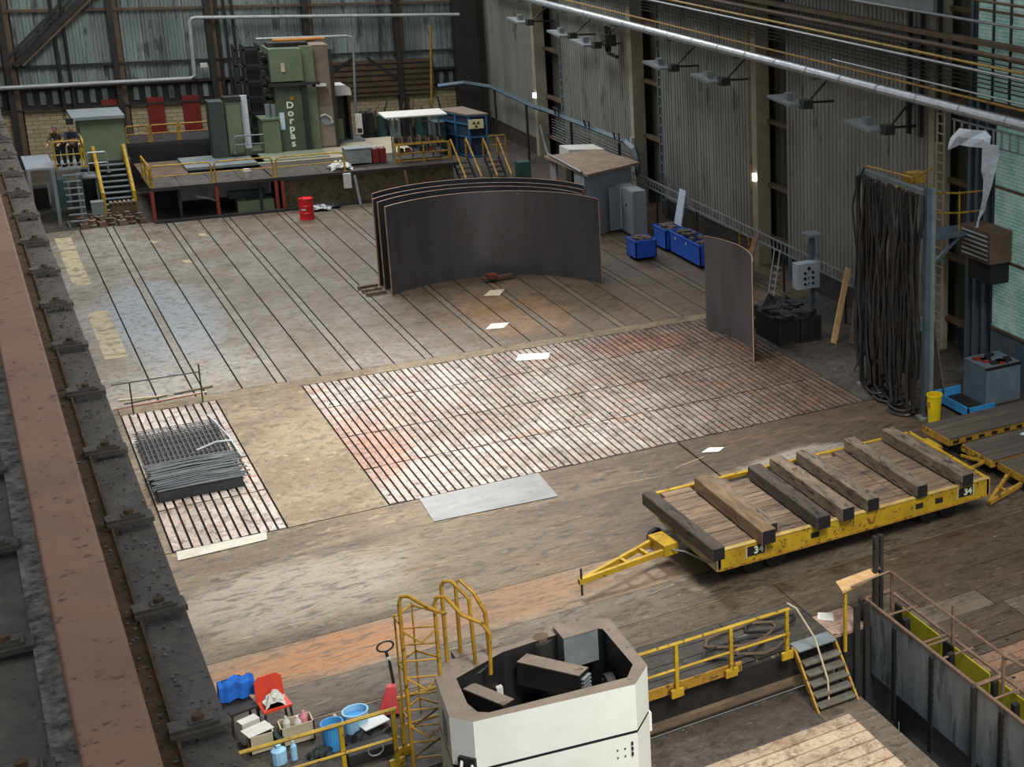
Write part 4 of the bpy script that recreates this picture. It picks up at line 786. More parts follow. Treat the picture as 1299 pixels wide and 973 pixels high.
# red drum
dr = thing('oil_drum', 'bright red steel drum standing on the floor in front of the platform', 'drum', (11.6, 65.5, 0))
prof = [(0, 0), (.28, 0), (.29, .02), (.28, .04), (.275, .28), (.29, .3), (.275, .32), (.275, .58), (.29, .6), (.275, .62), (.28, .88), (.29, .9), (.28, .92), (.27, .89), (0, .89)]
MB().lathe((11.6, 65.5, 0), prof, 24).build('barrel', M_RED, dr, smooth=False); MB().cyl((11.45, 65.45, .885), .045, .03, 8).build('bung', M_DARKST, dr)
vs = [(11.6 + .285 * math.cos(a), 65.5 + .285 * math.sin(a), z) for a in [PI * 1.2 + .13 * i for i in range(6)] for z in (.42, .5)]; MB().add(vs, [(2*i, 2*i+2, 2*i+3, 2*i+1) for i in range(5)]).build('pale_label', M_WHITE, dr)
# red sheet panels on the back wall
for (x0, x1, z0, z1, l) in ((8.0, 8.7, .75, 3.05, 'left of the two tall corrugated red panels on the back wall'), (9.5, 10.25, .75, 3.05, 'right of the two tall corrugated red panels on the back wall'), (6.1, 6.9, 2.3, 3.05, 'short red panel on the back wall above the green control booth')):
    r_ = thing('red_panel', l, 'panel', (x0, 82.4, z0), 'red panels on the back wall'); MB().box(x0, x1, 82.4, 82.55, z0, z1).build('sheet', M_REDP, r_)
    for k in range(4): MB().box(x0 + .08 + k * .18, x0 + .14 + k * .18, 82.36, 82.4, z0 + .03, z1 - .03).build('rib', M_REDP, r_)
# green control booth with stairs
bt = thing('control_booth', 'plain olive green control booth with flat dark roof at the back left', 'booth', (5.2, 72.8, 0))
MB().box(4.45, 6.05, 72.2, 74.2, 1.9, 3.75).build('wall_sheet', M_GREENL, bt); MB().box(4.2, 6.1, 72.0, 74.4, 3.75, 3.88).build('roof', M_GREYST, bt); MB().box(4.35, 6.15, 72.15, 74.2, 1.75, 1.92).build('sill', M_DARKST, bt)
MB().box(4.4, 6.1, 72.0, 74.2, 0, 1.75).build('base', M_BLACK, bt); MB().box(4.0, 4.25, 72.0, 72.3, 3.6, 3.85).build('flood_lamp', M_BLACK, bt)
ss = thing('access_stairs', 'dark stairs with two thick bright yellow handrails below the green booth', 'stairs', (5.3, 71, 0))
for k in range(9): MB().box(4.85, 5.85, 71.9 - k * .22 - .24, 71.9 - k * .22, 1.8 - k * .2, 1.84 - k * .2).build('tread', M_GREYST, ss)
for x in (4.8, 5.9): MB().bar((x, 72.0, 1.75), (x, 69.95, 0), .06, .25).build('stringer', M_DARKST, ss); MB().tube([(x, 72.0, 1.8), (x, 71.95, 2.5), (x, 71.9, 2.6), (x, 69.9, .95), (x, 69.85, 0)], .075, 8).build('handrail', M_YEL, ss)
# left deck with legs and two workers
ld = thing('observation_deck', 'small grey steel deck on tall legs at the far left', 'platform', (2.8, 70.5, 0))
MB().box(2.28, 3.22, 69.0, 72.1, 2.32, 2.4).build('deck', M_GREYCAB, ld)
for (x, y) in ((3.16, 69.05), (2.35, 69.05), (3.16, 71.9)): MB().box(x - .06, x + .06, y - .06, y + .06, 0, 2.32).build('leg', M_GREYST, ld)
MB().box(3.24, 4.35, 69.2, 71.2, 2.2, 2.28).build('landing', M_GREYST, ld)
for (x, y) in ((3.95, 69.3), (3.3, 71.0)): MB().box(x - .05, x + .05, y - .05, y + .05, 0, 2.2).build('leg', M_GREYST, ld)
for k in range(8): MB().box(3.45, 4.05, 69.0 - k * .12, 69.14 - k * .12, 2.0 - k * .25, 2.04 - k * .25).build('tread', M_GREYST, ld)
MB().box(3.4, 3.45, 68.1, 69.2, 0, .1).build('stair_foot', M_GREYST, ld)
hoop_rail('yellow and grey railing panel in front of the two workers', 3.3, 4.2, 69.25, 2.28, 1.1, None, M_YEL)
hoop_rail('yellow side railing at the right hand of the two workers', 4.3, 4.3, 69.25, 2.28, 1.1, None, M_YEL, y1=71.0)
hoop_rail('grey looped railing between the workers and the dark stairs', 4.5, 5.2, 71.2, 1.6, .9, None, M_WFRAME)
MB_ = thing('lower_landing', 'grey lower landing between observation deck and dark stairs', 'platform', (4.6, 71.2, 0)); MB().box(4.1, 4.78, 70.6, 71.7, 1.52, 1.6).build('deck', M_GREYST, MB_)
for x in (4.15, 4.7): MB().box(x - .04, x + .04, 70.7, 70.78, 0, 1.52).build('leg', M_GREYST, MB_)
for k in range(3): tag(MB().box(2.5 + k * .7, 3.05 + k * .7, 72.5, 73.3, 0, .9 + .3 * (k % 2)).build('dark_locker', (M_BLACK, M_TEAL, M_DARKST)[k], None, (2.8 + k * .7, 73, 0)), ('black', 'dark teal', 'charcoal')[k] + ' metal chest in the shade under the observation deck', 'chest', 'chests under the observation deck')
# people
def person(label, x, y, z, rz, bend, arm, pants, top, hairc):
    root = thing('person', label, 'person', (x, y, z)); root.rotation_euler = (0, 0, rz)
    s, c = math.sin(bend), math.cos(bend)
    def T(dx, h): return (dx, h * s, .92 + h * c)
    J = {'pel': (0, 0, .92, .14), 'wst': (*T(0, .14), .13), 'chs': (*T(0, .36), .16), 'nck': (*T(0, .53), .058), 'hd0': (0, .56 * s + .03, .92 + .6 * c, .075), 'hd1': (0, .6 * s + .05, .92 + .7 * c + .0, .1), 'hd2': (0, .62 * s + .05, .92 + .79 * c, .075)}
    E_ = [('pel', 'wst'), ('wst', 'chs'), ('chs', 'nck'), ('nck', 'hd0'), ('hd0', 'hd1'), ('hd1', 'hd2')]
    for sd, q in ((-1, 'l'), (1, 'r')):
        J['hip' + q] = (sd * .09, 0, .86, .1); J['kne' + q] = (sd * .11, .02, .48, .07); J['ank' + q] = (sd * .12, -.01, .09, .045); J['toe' + q] = (sd * .13, .16, .04, .04)
        sh = T(sd * .19, .47); J['sh' + q] = (*sh, .06); el = (sd * .24, sh[1] + .06 + arm * .05, sh[2] - .27); J['el' + q] = (*el, .045); wr_ = (sd * .2, el[1] + .2 + arm * .05, el[2] - .1); J['wr' + q] = (*wr_, .028)
        E_ += [('pel', 'hip' + q), ('hip' + q, 'kne' + q), ('kne' + q, 'ank' + q), ('ank' + q, 'toe' + q), ('chs', 'sh' + q), ('sh' + q, 'el' + q), ('el' + q, 'wr' + q)]
        pm = (wr_[0], wr_[1] + .07, wr_[2] - .02); J['pm' + q] = (*pm, .03); E_.append(('wr' + q, 'pm' + q))
        for f, (dx, ln, dz) in enumerate(((-.03, .07, 0), (-.01, .085, .0), (.01, .08, 0), (.03, .06, 0))):
            J[f'f{f}{q}'] = (pm[0] + dx * 1.1, pm[1] + ln * .5, pm[2] - .005, .009); J[f't{f}{q}'] = (pm[0] + dx * 1.25, pm[1] + ln * .85, pm[2] - .03, .007); E_ += [('pm' + q, f'f{f}{q}'), (f'f{f}{q}', f't{f}{q}')]
        J['th' + q] = (pm[0] - sd * .055, pm[1] - .01, pm[2] - .01, .01); E_.append(('wr' + q, 'th' + q))
    def grow(nm, keys, mt, dr=0.0):
        es = [e for e in E_ if e[0] in keys and e[1] in keys]; ks = list(keys); me = bpy.data.meshes.new(nm); me.from_pydata([J[k][:3] for k in ks], [(ks.index(a), ks.index(b)) for a, b in es], []); o = bpy.data.objects.new(nm, me); COL.objects.link(o)
        sk = o.modifiers.new('skin', 'SKIN'); sb = o.modifiers.new('sub', 'SUBSURF'); sb.levels = sb.render_levels = 1
        for i, k in enumerate(ks): me.skin_vertices[0].data[i].radius = (J[k][3] + dr,) * 2; me.skin_vertices[0].data[i].use_root = (i == 0)
        me.materials.append(mt); o.parent = root; WORLD[o.name] = WORLD[root.name]; return o
    grow('body', list(J.keys()), M_SKIN)
    grow('trousers', ['pel', 'hipl', 'hipr', 'knel', 'kner', 'ankl', 'ankr'], pants, .018)
    grow('jacket', ['wst', 'chs', 'nck', 'shl', 'shr', 'ell', 'elr', 'wrl', 'wrr'], top, .02)
    hd = J['hd1']; W0 = WORLD[root.name]
    def loc(mb, nm, mt): mb.v = [tuple(Vector(v) + W0) for v in mb.v]; return mb.build(nm, mt, root)
    m = MB(); vs = []
    m.lathe((hd[0], hd[1] - .015, hd[2] + .02), [(.085, -.05), (.092, -.01), (.085, .03), (.055, .06), (.01, .07)], 12); loc(m, 'hair', hairc)
    fy = hd[1] + .095
    m = MB(); m.cbox((-.033, fy, hd[2] + .01), (.022, .012, .01)); m.cbox((.033, fy, hd[2] + .01), (.022, .012, .01)); loc(m, 'eyes', M_HAIR)
    m = MB(); m.cbox((0, fy + .012, hd[2] - .015), (.02, .03, .04)); m.cbox((-.11, hd[1], hd[2]), (.02, .03, .05)); m.cbox((.11, hd[1], hd[2]), (.02, .03, .05)); loc(m, 'nose_and_ears', M_SKIN)
    m = MB(); m.cbox((0, fy, hd[2] - .055), (.045, .012, .01)); loc(m, 'mouth', M_REDP)
    for sd in (-1, 1): m = MB(); m.cbox((sd * .125, .06, .045), (.1, .27, .09)); loc(m, 'boot', M_BLACK)
    return root
person('left of two workers, in dark clothes with an orange-yellow vest, bending over the railing', 3.55, 69.75, 2.28, PI * .85, .35, 1, M_NAVY, mat('dark_vest', '#3a3432', '#a87a2a', 9, .8, 0, 0, lo=.55, hi=.6), M_HAIR)
person('right of two workers, in a dark navy jacket, leaning forward on the railing', 3.98, 69.8, 2.28, PI * 1.0, .4, 1, M_BLACK, M_NAVY, mat('grey_hair', '#5a4a40'))
# castings heap
for k in range(20):
    x = 3.85 + (k % 7) * .33 + random.uniform(-.05, .05); y = 68.0 + (k // 7) * .55 + random.uniform(-.1, .1)
    mb = MB()
    if k % 2: mb.lathe((x, y, 0), [(0, 0), (.12, 0), (.14, .1), (.08, .12), (.08, .26), (.11, .3), (0, .3)], 10)
    else: mb.cbox((x, y, .1), (.26, .3, .2), random.random()); mb.cyl((x, y, .2), .06, .12, 8)
    tag(mb.build('rusty_casting', (M_RUSTST, M_BROWNP, mat('rust_cast', '#5e3c2c', '#7b6252', 5))[k % 3], None, (x, y, 0)), 'rusty machine casting in the heap on the floor below the dark stairs', 'casting', 'castings heaped below the stairs')
cr = thing('wooden_crate', 'slatted crate with pale strips behind the heap of rusty castings', 'crate', (5.4, 69.6, 0))
for k in range(6): MB().box(4.95 + k * .16, 5.05 + k * .16, 69.3, 69.7, .62, .67).build('slat', M_BROWNP, cr)
MB().box(4.95, 5.9, 69.35, 69.65, 0, .62).build('box', M_RUSTST, cr); MB().box(4.3, 4.75, 69.3, 69.75, 0, .75).build('grey_block', M_GREYST, cr)
# blue rack with trefoil sign and steps
rk = thing('blue_rack', 'dark blue framed enclosure with radiation warning sign beside the yellow steps', 'enclosure', (19.4, 69.5, 0))
for (x, y) in ((18.65, 71.2), (19.1, 69.9), (19.45, 69.0), (20.25, 69.0)): MB().box(x - .04, x + .04, y - .04, y + .04, 1.3, 3.3).build('post', M_BLUERK, rk)
for z in (1.4, 2.3, 2.9, 3.3): MB().bar((18.65, 71.2, z), (19.45, 69, z), .06).build('rail', M_BLUERK, rk); MB().bar((19.45, 69.0, z), (20.25, 69.0, z), .06).build('rail', M_BLUERK, rk)
MB().add([(18.6, 71.3, 3.34), (19.4, 68.95, 3.34), (20.35, 68.95, 3.34), (19.9, 71.5, 3.34), (18.6, 71.3, 3.4), (19.4, 68.95, 3.4), (20.35, 68.95, 3.4), (19.9, 71.5, 3.4)], [(3, 2, 1, 0), (4, 5, 6, 7), (0, 1, 5, 4), (1, 2, 6, 5), (2, 3, 7, 6), (3, 0, 4, 7)]).build('roof', M_BROWNP, rk)
MB().add([(18.7, 71.2, 1.3), (19.47, 69.05, 1.3), (19.47, 69.05, 3.3), (18.7, 71.2, 3.3), (18.8, 71.3, 1.3), (19.57, 69.15, 1.3), (19.57, 69.15, 3.3), (18.8, 71.3, 3.3)], [(0, 1, 2, 3), (7, 6, 5, 4), (0, 4, 5, 1), (3, 2, 6, 7)]).build('side_panel', mat('navy_panel', '#1b2a3c', '#22364b', 3), rk)
MB().box(19.5, 20.22, 69.1, 69.15, 1.3, 3.3).build('front_panel', mat('navy_panel', '#1b2a3c'), rk); MB().box(18.3, 18.75, 70.3, 71.2, 1.4, 2.9).build('teal_cabinet', M_TEAL, rk)
sg = MB().box(19.42, 20.1, 68.9, 68.94, 2.72, 3.16).build('warning_sign', mat('sign_cream', '#d3cba0'), rk)
m = MB()
for a in (PI / 6, PI * 5 / 6, PI * 3 / 2):
    pts = [(.035 * math.cos(a - .5), .035 * math.sin(a - .5)), *[(.17 * math.cos(a - .5 + i * .25), .17 * math.sin(a - .5 + i * .25)) for i in range(5)], (.035 * math.cos(a + .5), .035 * math.sin(a + .5))]
    m.prism(pts, 0, .01, Matrix.Translation((19.76, 68.9, 2.93)) @ FRONT)
s_ = m.build('trefoil', mat('sign_dark', '#5a3b22'), rk); s_.parent = sg
def steps(label, x0, x1, y0, y1, z1, mt, group=None):
    r_ = thing('platform_steps', label, 'stairs', ((x0 + x1) / 2, y0, 0), group); n = 6
    for k in range(n): t = (k + 1) / (n + 1); MB().box(x0, x1, y0 + (y1 - y0) * t - .13, y0 + (y1 - y0) * t + .13, z1 * t - .02, z1 * t + .02).build('tread', M_DARKST, r_)
    for x in (x0, x1): MB().bar((x, y0, 0), (x, y1, z1), .05, .18).build('stringer', M_DARKST, r_); MB().tube([(x, y0, 0), (x, y0, .85), (x, y1, z1 + .9), (x, y1 + .1, z1 + .85), (x, y1 + .1, z1)], .045).build('handrail', mt, r_)
steps('steps with yellow rails between the canopy station and the blue enclosure', 18.55, 19.25, 66.8, 68.9, 1.4, M_YELD, 'yellow railed steps beside the blue enclosure')
steps('steps with yellow rails right of the blue enclosure', 19.95, 20.6, 66.8, 68.6, 1.4, M_YELD, 'yellow railed steps beside the blue enclosure')
hoop_rail('yellow looped railing above the right hand steps', 20.3, 21.1, 69.0, 1.4, .9, None, M_YELD)
tag(MB().box(21.3, 21.9, 68.0, 68.5, 0, 1.1).build('teal_box', M_TEAL, None, (21.6, 68.2, 0)), 'small dark teal cabinet on the floor right of the yellow steps', 'cabinet')
tag(MB().tube([(20.6, 80, 0), (20.95, 80, 6.4)], .06, 8).build('yellow_pole', M_YELD, None, (20.6, 80, 0)), 'tall thin yellow vertical pipe against the back wall near the corner', 'pipe')
tag(MB().tube([(-8, 81.9, 3.88), (9.9, 81.9, 3.98), (10.1, 81.9, 4.1), (10.15, 81.9, 6.7), (10.25, 81.9, 6.9), (10.4, 81.9, 6.95), (23, 81.9, 6.75)], .09, 8).build('white_pipe', mat('dull_white_pipe', '#a7a9a4', '#8f918c', 4, .5), None, (10, 81.9, 3.9)), 'long pale pipe stepping up along the back wall behind the green machine', 'pipe')
tag(MB().box(10.4, 10.7, 81.8, 82.0, 4.5, 4.7).build('white_fitting', M_WHITE, None, (10.5, 81.9, 4.5)), 'small white wall fitting beside the rising pale pipe', 'wall box')

# ================================================================ right wall: pipes, trays, lamps
def pipe(label, x, z, y0, y1, r, mt, name='wall_pipe', n=8, group='pipes along the right wall', seg=0):
    root = thing(name, label, 'pipe', (x, (y0 + y1) / 2, z), group)
    MB().tube([(x, y, z) for y in [y0 + (y1 - y0) * i / 10 for i in range(11)]], r, n).build('pipe_run', mt, root)
    k = y0 + 1
    while k < y1: MB().box(x - r * 1.1, WX + .1, k, k + .05, z - r * 1.25, z - r * 1.05).build('bracket', M_DARKST, root); k += 6.1
    for i in range(seg): MB().tube([(x, y0 + (y1 - y0) * (i + .5) / seg, z), (x, y0 + (y1 - y0) * (i + .5) / seg + .06, z)], r * 1.06, n).build('lagging_band', M_WFRAME, root)
pipe('thick silver lagged pipe running the whole length of the right wall', 23.8, 8.33, 24, 80, .17, M_SILVER, 'lagged_pipe', 12, None, 24)
pipe('thin yellow pipe close above the thick silver pipe', 23.8, 8.75, 24, 80, .04, M_YELD)
pipe('bright yellow pipe on the upper right wall, highest of the two yellow ones', 23.8, 9.78, 24, 80, .045, M_YEL)
pipe('grey pipe just below the upper yellow pipe', 23.8, 9.6, 24, 80, .045, M_WFRAME)
pipe('brown pipe just above the upper yellow pipe', 23.85, 10.1, 24, 80, .07, M_RUSTST)
pipe('highest grey pipe crossing the top right corner', 23.8, 11.0, 24, 60, .045, M_GREYST)
pipe('second highest thin pipe crossing the top right corner above the turquoise glazing', 23.8, 11.6, 24, 60, .04, M_RUSTST)
pipe('thin grey pipe between silver pipe and turquoise glazing', 23.7, 8.95, 24, 42, .03, M_WFRAME)
lb = ['between the corner and the first pale column', 'above the second bay, beside thick black ducts', 'just right of the dark second gap', 'left of the third pale column', 'right of the third dark gap, above the last bay', 'nearest the cable stand, furthest right', 'in the second bay, small and reddish']
for k, (y, z) in enumerate(((72.3, 7.35), (63.5, 7.2), (55.2, 7.2), (50.6, 7.25), (44.2, 7.3), (38.9, 7.25), (66.5, 7.3))):
    fl = thing('flood_lamp', 'wall floodlight on a bracket ' + lb[k], 'lamp', (23.3, y, z), 'floodlights under the silver pipe')
    MB().cbox((23.1, y, z), (.62, 1.7, .1), 0, .06).build('lamp_housing', M_WFRAME, fl); MB().cbox((23.15, y, z - .055), (.5, 1.5, .02), 0, .06).build('lamp_glass', M_LAMP, fl)
    MB().cbox((23.15, y - .05, z + .16), (.24, .3, .24)).build('reflector', M_GREYST, fl); MB().bar((23.4, y - .9, z), (WX + .1, y - .4, z + .9), .05).build('bracket', M_BLACK, fl); MB().bar((23.2, y - .75, z + .02), (WX, y - .75, z), .07).build('bracket', M_BLACK, fl)
    MB().cbox((23.35, y - .95, z + .0), (.35, .35, .3)).build('ballast_box', M_DARKST, fl)
dk = thing('black_duct', 'bent black exhaust duct on the wall beside the second floodlight', 'duct', (23.9, 62.3, 6.8)); MB().tube([(23.9, 62.8, 8.0), (23.9, 62.8, 7.0), (23.9, 62.6, 6.8), (23.9, 61.6, 6.75)], .09).build('duct', M_BLACK, dk); MB().tube([(23.9, 62.4, 8.0), (23.9, 62.4, 6.9)], .06).build('duct', M_BLACK, dk); MB().cbox((23.9, 62.6, 7.4), (.5, .7, .5)).build('motor', M_DARKST, dk)
# cable duct rail at the far part
ct = thing('cable_duct', 'blue-grey cable duct stepping along the foot of the right wall from the corner', 'cable tray', (23.6, 70, 3.1))
MB().tube([(21.5, 81.5, 2.95), (22.8, 81.2, 3.1), (23.6, 79, 3.12), (23.6, 72.4, 3.02), (23.6, 70.5, 3.1), (23.6, 60.2, 3.2), (23.6, 59.3, 3.05), (23.6, 59.0, 2.6), (23.6, 59.0, 1.9)], .13, 4).build('duct', M_BLUEGR, ct)
for y in (68.8, 64.8, 61.2): MB().tube([(23.5, y, 3.15), (23.4, y, 3.5), (23.4, y - .7, 3.5), (23.4, y - .7, 3.15)], .04).build('hook', M_DARKST, ct)
for k in range(9): MB().tube([(23.7, 60.0, 1.75 + .14 * k), (23.7, 70.0, 1.75 + .14 * k)], .015, 4).build('cable', M_GREYST, ct)
for y in (78.5, 73.4, 67.0, 61.0): MB().box(23.55, 23.65, y, y + .08, 0, 3.0).build('support', M_DARKST, ct)
lt = thing('ladder_tray', 'grey ladder-type cable tray running along the foot of the right wall', 'cable tray', (23.6, 50, 1.8))
for z in (1.86, 1.5): MB().bar((23.6, 39.6, z - .08), (23.6, 62.5, z + .14), .05, .05).build('side_rail', M_WFRAME, lt)
for k in range(76): y = 39.7 + k * .3; z = (y - 39.6) * .0096; MB().bar((23.6, y, 1.42 + z), (23.6, y, 1.78 + z), .035).build('rung', M_WFRAME, lt)
for y in (41, 45.5, 48.3, 49.1, 53, 57, 61.5): MB().box(23.58, 23.64, y, y + .07, 0, 1.6).build('support', (M_YELD if 48 < y < 50 else M_DARKST), lt)
tag(MB().box(24.38, 24.5, 49.38, 49.52, 3.35, 3.65).build('white_wall_lamp', mat('bright_lamp', '#f4f6ee', emit=2.5), None, (24.4, 49.4, 3.3)), 'small bright white lamp fixed to the third pale column', 'lamp', None)
tag(MB().tube([(24.3, 49.5, 12), (24.3, 49.5, 0.2)], .03, 5).build('yellow_conduit', M_YELD, None, (24.3, 49.5, .2)), 'thin yellow conduit running down the third pale column', 'conduit')
tag(MB().box(24.35, 24.5, 74.5, 74.65, 3.1, 3.35).build('white_wall_lamp', mat('bright_lamp', '#f4f6ee'), None, (24.4, 74.5, 3.1)), 'small bright white lamp fixed to the first pale column', 'lamp')
tag(MB().box(24.35, 24.5, 61.5, 61.65, 2.9, 3.1).build('wall_lamp', M_LAMP, None, (24.4, 61.5, 2.9)), 'small greenish lamp fixed to the second pale column', 'lamp')
# booth by the wall, open cabinets, blue bins
bo = thing('wall_booth', 'low grey booth with rusty brown flat roof against the right wall', 'booth', (22, 59, 0))
M_RROOF = mat('rusty_roof', '#7b6756', '#93806b', 2, .8, 0, 0, spots='#5b4636', sp_scale=3)
MB().prism([(20.3, 61.2), (20.45, 56.5), (23.3, 58.0), (22.9, 61.5)], 2.6, 2.7).build('roof', M_RROOF, bo)
MB().box(20.5, 20.6, 57.0, 58.2, 0, 2.6).build('wall_sheet', M_GREYCAB, bo); MB().box(20.5, 20.6, 60.4, 61.1, 0, 2.6).build('wall_sheet', M_GREYCAB, bo); MB().box(20.5, 20.6, 58.2, 60.4, 0, 1.9).build('wall_sheet', M_RUSTST, bo)
MB().prism([(20.5, 56.8), (20.6, 56.8), (22.9, 58.0), (22.9, 58.1)], 0, 2.6).build('front_wall', M_GREYCAB, bo); MB().box(22.8, 22.9, 58, 61, 0, 2.6).build('rear_wall', M_DARKST, bo)
MB().tube([(20.35, 61.6, 4.0), (20.4, 61.3, 3.2), (20.4, 61, 2.8), (20.4, 57, 2.72)], .05).build('pipe', M_GREYST, bo)
tag(MB().prism([(21.6, 61.8), (23, 61.2), (23, 62.6), (21.6, 63.0)], 2.3, 2.75).build('white_case', M_WHITE, None, (22.3, 62, 2.3)), 'white case standing behind the rusty booth roof', 'case')
b_ = thing('case_stand', 'dark stand under the white case behind the booth', 'stand', (22.3, 62.2, 0)); MB().box(21.7, 22.9, 61.9, 62.6, 0, 2.3).build('body', M_DARKST, b_)
def switch_cab(label, x, y0, y1, op):
    r_ = thing('switch_cabinet', label, 'cabinet', (x, y0, 0), 'grey cabinets by the right wall')
    MB().box(x + .05, x + .6, y0, y1, .08, 2.0).build('body', M_GREYCAB, r_); MB().box(x + .08, x + .55, y0 + .02, y1 - .02, 0, .08).build('plinth', M_DARKST, r_)
    if op:
        MB().box(x + .03, x + .05, y0 + .04, y1 - .04, .15, 1.95).build('interior', M_PALEBLUE, r_); MB().cbox((x - .22, y0 + .06, 1.05), (.55, .03, 1.85), .25).build('door', M_GREYCAB, r_)
        MB().box(x + .01, x + .03, y0 + .15, y0 + .35, 1.1, 1.6).build('wiring', M_BLACK, r_)
    else: MB().box(x + .02, x + .05, y0 + .03, y1 - .03, .12, 1.97).build('door', M_GREYCAB, r_); MB().cyl((x, y0 + .7, 1.3), .06, .03, 8, ax='x').build('handle', M_BLACK, r_)
switch_cab('nearest grey cabinet in the row, closed, with a black round handle', 21.95, 55.6, 56.8, False)
switch_cab('middle open grey cabinet in the row, door swung out over pale blue inside', 21.95, 56.9, 57.7, True)
switch_cab('farthest open grey cabinet, partly behind the curved plates', 21.95, 57.8, 58.7, True)
def bin_(label, x0, x1, y0, y1, h, fill=True, zb=.0):
    r_ = thing('blue_bin', label, 'bin', ((x0 + x1) / 2, (y0 + y1) / 2, zb), 'blue bins by the right wall'); t = .04
    for q in ((x0, x1, y0, y0 + t), (x0, x1, y1 - t, y1), (x0, x0 + t, y0, y1), (x1 - t, x1, y0, y1)): MB().box(*q, zb + .08, h).build('side', M_BLUE, r_)
    MB().box(x0, x1, y0, y1, zb + .08, zb + .12).build('bottom', M_BLUE, r_); MB().box(x0 - .03, x1 + .03, y0 - .03, y0, h - .06, h).build('rim', M_BLUE, r_); MB().box(x0 - .03, x0, y0, y1, h - .06, h).build('rim', M_BLUE, r_)
    for dx in (.1, (x1 - x0) - .2): MB().box(x0 + dx, x0 + dx + .1, y0 + .1, y1 - .1, zb, zb + .08).build('skid', M_DARKST, r_)
    m = MB()
    for k in range(22): m.cbox((random.uniform(x0 + .15, x1 - .15), random.uniform(y0 + .15, y1 - .15), h - .06 + random.random() * .08), (.2, .16, .1), random.random() * 3)
    m.build('scrap', mat('scrap', '#4b4038', '#6d6258', 8), r_)
bin_('small blue bin standing alone in front of the others', 20.65, 21.5, 52.15, 53.1, .82)
bin_('farther of the two blue bins against the wall', 22.2, 23.0, 52.9, 54.1, .92); bin_('longest blue bin, nearest to the single curved plate', 22.3, 23.1, 49.9, 52.7, .95)
for k, (dy, dz) in enumerate(((.5, .12), (1.5, .1))): tag(MB().cbox((22.27, 50.6 + dy, .75), (.02, .08, .1)).build('white_tag', M_WHITE, None, (22.27, 50.6 + dy, .7)), ('right', 'left')[k] + ' of two white tags on the long blue bin', 'tag')
ws = thing('leaning_screen', 'tall narrow white panel leaning on the wall behind the blue bins', 'panel', (23.2, 54.4, 0)); MB().add([(23.3, 54.2, 0), (23.3, 54.9, 0), (23.5, 54.4, 2.2), (23.5, 53.8, 2.2), (23.36, 54.2, 0), (23.36, 54.9, 0), (23.54, 54.4, 2.2), (23.54, 53.8, 2.2)], [(0, 1, 2, 3), (7, 6, 5, 4), (0, 3, 7, 4), (1, 5, 6, 2), (2, 6, 7, 3)]).build('sheet', M_PALEBLUE, ws)
tb = thing('work_table', 'teal topped work table behind the single curved plate', 'table', (23, 48.6, 0)); MB().box(22.5, 23.4, 47.6, 49.7, .95, 1.0).build('top', M_TEAL, tb)
for (x, y) in ((22.55, 47.7), (23.35, 47.7), (22.55, 49.6), (23.35, 49.6)): MB().box(x - .03, x + .03, y - .03, y + .03, 0, .95).build('leg', M_DARKST, tb)
tag(MB().bar((22.6, 46.9, 0), (23.5, 47.5, 1.7), .22, .05).build('leaning_board', mat('brown_board', '#8b6a4e', '#6e523c', 4), None, (22.6, 46.9, 0)), 'brown board leaning against the ladder tray beside the single curved plate', 'board')
sl = thing('step_ladder', 'small aluminium step ladder tilted behind the single curved plate', 'ladder', (23, 45.4, 0))
for d in (0, .42): MB().tube([(22.85, 44.9 + d, 0), (23.3, 45.2 + d, 1.7)], .025).build('stile', M_WFRAME, sl)
for k in range(5): MB().box(22.9 + .07 * k, 23.02 + .07 * k, 44.95 + .04 * k, 45.35 + .04 * k, .15 + .22 * k, .18 + .22 * k).build('tread', M_WFRAME, sl)
for k, (x0, x1, y0, y1, h) in enumerate(((20.5, 21.25, 39.95, 41.6, .85), (21.28, 22.05, 39.9, 41.5, .85))):
    r_ = thing('black_crate', ('left', 'right')[k] + ' of two large black crates standing beside the single curved plate', 'crate', ((x0 + x1) / 2, (y0 + y1) / 2, 0), 'black crates'); MB().box(x0, x1, y0, y1, .06, h).build('body', M_BLACK, r_)
    for x in (x0 + .02, (x0 + x1) / 2, x1 - .06): MB().box(x, x + .05, y0 - .02, y0, .06, h).build('rib', M_DARKST, r_)
    MB().box(x0, x1, y0, y1, 0, .06).build('base', M_DARKST, r_); m = MB()
    for q in range(14): m.cbox((random.uniform(x0 + .1, x1 - .1), random.uniform(y0 + .1, y1 - .1), h + random.random() * .12), (.4, .3, .14), random.random() * 3)
    m.build('black_sacking', M_BLACK, r_)
rag('black tarpaulin heap behind the black crates', (21.6, 42.3, 0), (1.0, .6, 1.15), M_BLACK, 'tarpaulin')
# control box on post
cb = thing('control_box', 'pale grey control box with black buttons on a post before the right wall', 'control box', (23.1, 42.4, 0))
MB().box(23.05, 23.2, 42.45, 42.6, 0, 2.9).build('post', M_BLUEGR, cb); bx_ = MB().box(22.36, 23.2, 42.1, 42.5, 1.1, 2.0).build('box', mat('pale_blue_grey', '#a3adb5', '#95a0a8', 4, .5), cb)
for (dx, dz, rr__) in ((.42, .72, .06), (.27, .57, .05), (.57, .57, .05), (.27, .38, .05), (.57, .38, .05), (.27, .18, .05), (.57, .18, .05)):
    q = MB().cyl((22.36 + dx, 42.06, 1.1 + dz), rr__, .04, 10, ax='y').build('button', M_BLACK, cb); q.parent = bx_
for dz in (.38, .18): q = MB().box(22.76, 22.79, 42.08, 42.1, 1.05 + dz, 1.15 + dz).build('switch', M_BLACK, cb); q.parent = bx_
MB().prism([(22.85, 42.2), (23.4, 42.2), (23.4, 42.8), (22.85, 42.8)], 2.85, 2.95).build('hood', M_GREYST, cb)
